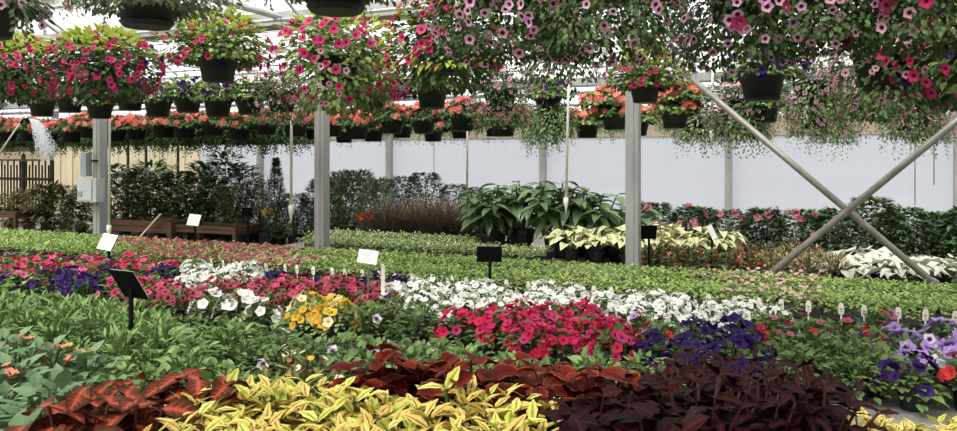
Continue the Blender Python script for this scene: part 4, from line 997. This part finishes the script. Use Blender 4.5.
# ================================================================== LEFT SIDE: boards, electrical box, rack, planter, wand
wb = struct(link('wall_boards', None)); wb['label'] = 'cream upright boards closing the wall behind the picket rack'
x = at_d(-60, HY, BACK - .2).x; xe = at_d(188, HY, BACK - .2).x
while x < xe:
    mb = MB(); ww = R.choice((.28, .34, .4)); mb.box((x + ww / 2, BACK - .16 + R.uniform(-.01, .01), 1.02), (ww - .02, .03, 2.04)); link('plank', mb.mesh('plank', 'cream'), wb)
    x += ww
pp = post1 - STEP
t = thing('electrical_box', 'light grey electrical box with meter fixed to the galvanised post', 'electrical box', (pp, ROW - .06, 0))
za = at_d(98, 201, ROW).z; zb_ = at_d(98, 178, ROW).z
mb = MB(); mb.box((0, -.06, (za + zb_) / 2), (.30, .11, zb_ - za)); bd = link('housing', mb.mesh('housing', 'box_grey'), t)
mb = MB(); mb.box((-.02, -.122, (za + zb_) / 2), (.22, .012, (zb_ - za) * .86)); link('cover', mb.mesh('cover', 'box_grey'), t)
mb = MB(); mb.box((-.09, -.13, za + .09), (.07, .01, .06)); link('meter_window', mb.mesh('meter', 'panel_grey'), t)
z2 = at_d(98, 153, ROW).z
mb = MB(); mb.box((-.10, -.04, (zb_ + z2) / 2 + .01), (.09, .08, z2 - zb_ - .02)); link('switch_box', mb.mesh('switch_box', 'panel_grey'), t)
mb = MB(); mb.tube([(.1, -.03, zb_), (.1, -.03, 2.9)], .012, 6); link('conduit', mb.mesh('conduit', 'galv'), t)
mb = MB(); mb.box((0, .0, z2 - .09), (.13, .02, .02)); link('strap', mb.mesh('strap', 'sign_black'), t)
# picket rack
def rack(pa, pb, D, label):
    xa = at_d(pa, HY, D).x; xb = at_d(pb, HY, D).x; t = thing('picket_rack', label, 'rack', ((xa + xb) / 2, D, 0)); W = xb - xa
    for i in range(4):
        mb = MB(); mb.box((-W / 2 + W * i / 3, 0, .87), (.06, .06, 1.74)); mb.lathe([(.035, 0), (.04, .03), (.0, .07)], 6, (-W / 2 + W * i / 3, 0, 1.74)); link('upright', mb.mesh('upright', 'dark_wood'), t)
    n = int(W / .1)
    for i in range(n):
        h = 1.45 + .12 * (i % 2); mb = MB(); mb.box((0, 0, h / 2 + .1), (.035, .02, h)); link('picket', mb.mesh('picket', 'dark_wood'), t, Matrix.Translation((-W / 2 + (i + .5) * W / n, -.04, 0)))
    for z in (.6, 1.25):
        mb = MB(); mb.box((0, -.06, z), (W, .02, .06)); link('rail', mb.mesh('rail', 'dark_wood'), t)
rack(-30, 52, 10.9, 'dark brown picket rack in front of the cream boards')
for pa, pb, py, D, hgt, lab in ((-30, 42, 149, 11.95, .13, 'brown timber beam above the picket rack'), (-30, 40, 160, 10.8, .04, 'thin pale shelf board across the picket rack')):
    a = at_d(pa, py, D); b = at_d(pb, py, D); mb = MB(); mb.box(((a.x + b.x) / 2, D, (a.z + b.z) / 2), (b.x - a.x, .06, hgt)); tag(link('timber_beam', mb.mesh('timber_beam', 'timber')), lab, 'beam')
# dark uprights by the boards
for px in (128, 146, 178, 60, 72): 
    b = at_d(px, 160, 11.7); mb = MB(); mb.box((b.x, 11.7, 1.0), (.04, .04, 2.0)); tag(link('dark_stake', mb.mesh('dark_stake', 'dark_wood' if px > 100 else 'cream')), 'thin dark upright stake in front of the cream boards' if px > 100 else 'thin cream upright batten beside the boards', 'stake', 'upright stakes' if px > 100 else 'upright battens')
# timber planters
def planter(pa, pb, y0, y1, D, label):
    a = at_d(pa, y0, D); b = at_d(pb, y1, D); W = b.x - a.x; h = a.z - b.z; t = thing('timber_planter', label, 'planter', ((a.x + b.x) / 2, D, b.z))
    for i in range(2):
        mb = MB(); mb.box((0, 0, h * (.25 + .5 * i)), (W, .03, h / 2 - .008)); link('plank', mb.mesh('plank', 'timber'), t)
        mb = MB(); mb.box((0, .5, h * (.25 + .5 * i)), (W, .03, h / 2 - .008)); link('plank', mb.mesh('plank', 'timber'), t)
    for x in (-W / 2, W / 2):
        mb = MB(); mb.box((x, .25, h / 2), (.03, .56, h)); link('end_board', mb.mesh('end_board', 'timber'), t)
        for y in (-.02, .52): mb = MB(); mb.box((x, y, -b.z / 2 + h * .5), (.05, .05, b.z + h)); link('leg', mb.mesh('leg', 'timber'), t)
planter(110, 172, 219, 234, 7.95, 'brown timber planter behind the boxed post')
planter(174, 236, 224, 235, 8.0, 'lower brown timber planter beside the white sign')
planter(-20, 17, 210, 218, 7.95, 'short brown timber shelf in front of the picket rack')
a = at_d(143, 234, 7.86); b = at_d(161, 214, 7.86); a = b + (a - b) * ((b.z - .01) / (b.z - a.z)); mb = MB(); mb.box((a + b) / 2, ((b - a).length, .03, .02), Matrix.Rotation(-math.atan2(b.z - a.z, b.x - a.x), 3, 'Y')); tag(link('leaning_batten', mb.mesh('leaning_batten', 'cream')), 'pale batten leaning on the brown timber planter', 'batten')
# watering wand with its spray
D = 7.0
a = at_d(-8, 165, D); b = at_d(3, 148, D); c = at_d(20, 123, D); t = thing('watering_wand', 'metal watering wand spraying water below the magenta baskets', 'watering wand', a)
mb = MB(); mb.tube([(0, 0, 0), b - a, c - a], .011, 8); link('tube', mb.mesh('tube', 'pvc', True), t)
e = at_d(27, 119, D); mb = MB(); mb.tube([c - a, (c - a).lerp(e - a, .5) + Vector((0, 0, .02)), e - a], [.011, .014, .014], 8); mb.tube([e - a, e - a + Vector((.03, -.01, -.012))], [.02, .035], 10); link('spray_head', mb.mesh('spray_head', 'sign_black', True), t)
mb = MB(); src = e + Vector((.03, 0, 0))
for i in range(5200):
    s = R.random(); v = Vector((1.0 + R.uniform(-.35, .35), R.uniform(-.25, .25), .12 + R.uniform(-.28, .2))); tt = .02 + s * .5
    q = src + v * tt * .75 + Vector((0, 0, -2.6)) * tt * tt * .75
    r = R.uniform(.0015, .0036); dv = (v + Vector((0, 0, -5.2)) * tt).normalized() * r * R.uniform(2, 6)
    mb.add([q - dv, q + Vector((r, 0, 0)), q + Vector((0, r, 0)), q - Vector((r, r, 0)), q + dv], [(0, 1, 2), (0, 2, 3), (0, 3, 1), (4, 2, 1), (4, 3, 2), (4, 1, 3)])
sp_ = tag(link('water_spray', mb.mesh('water_spray', 'water')), 'fine fan of water droplets falling from the wand', 'water spray'); sp_['kind'] = 'stuff'
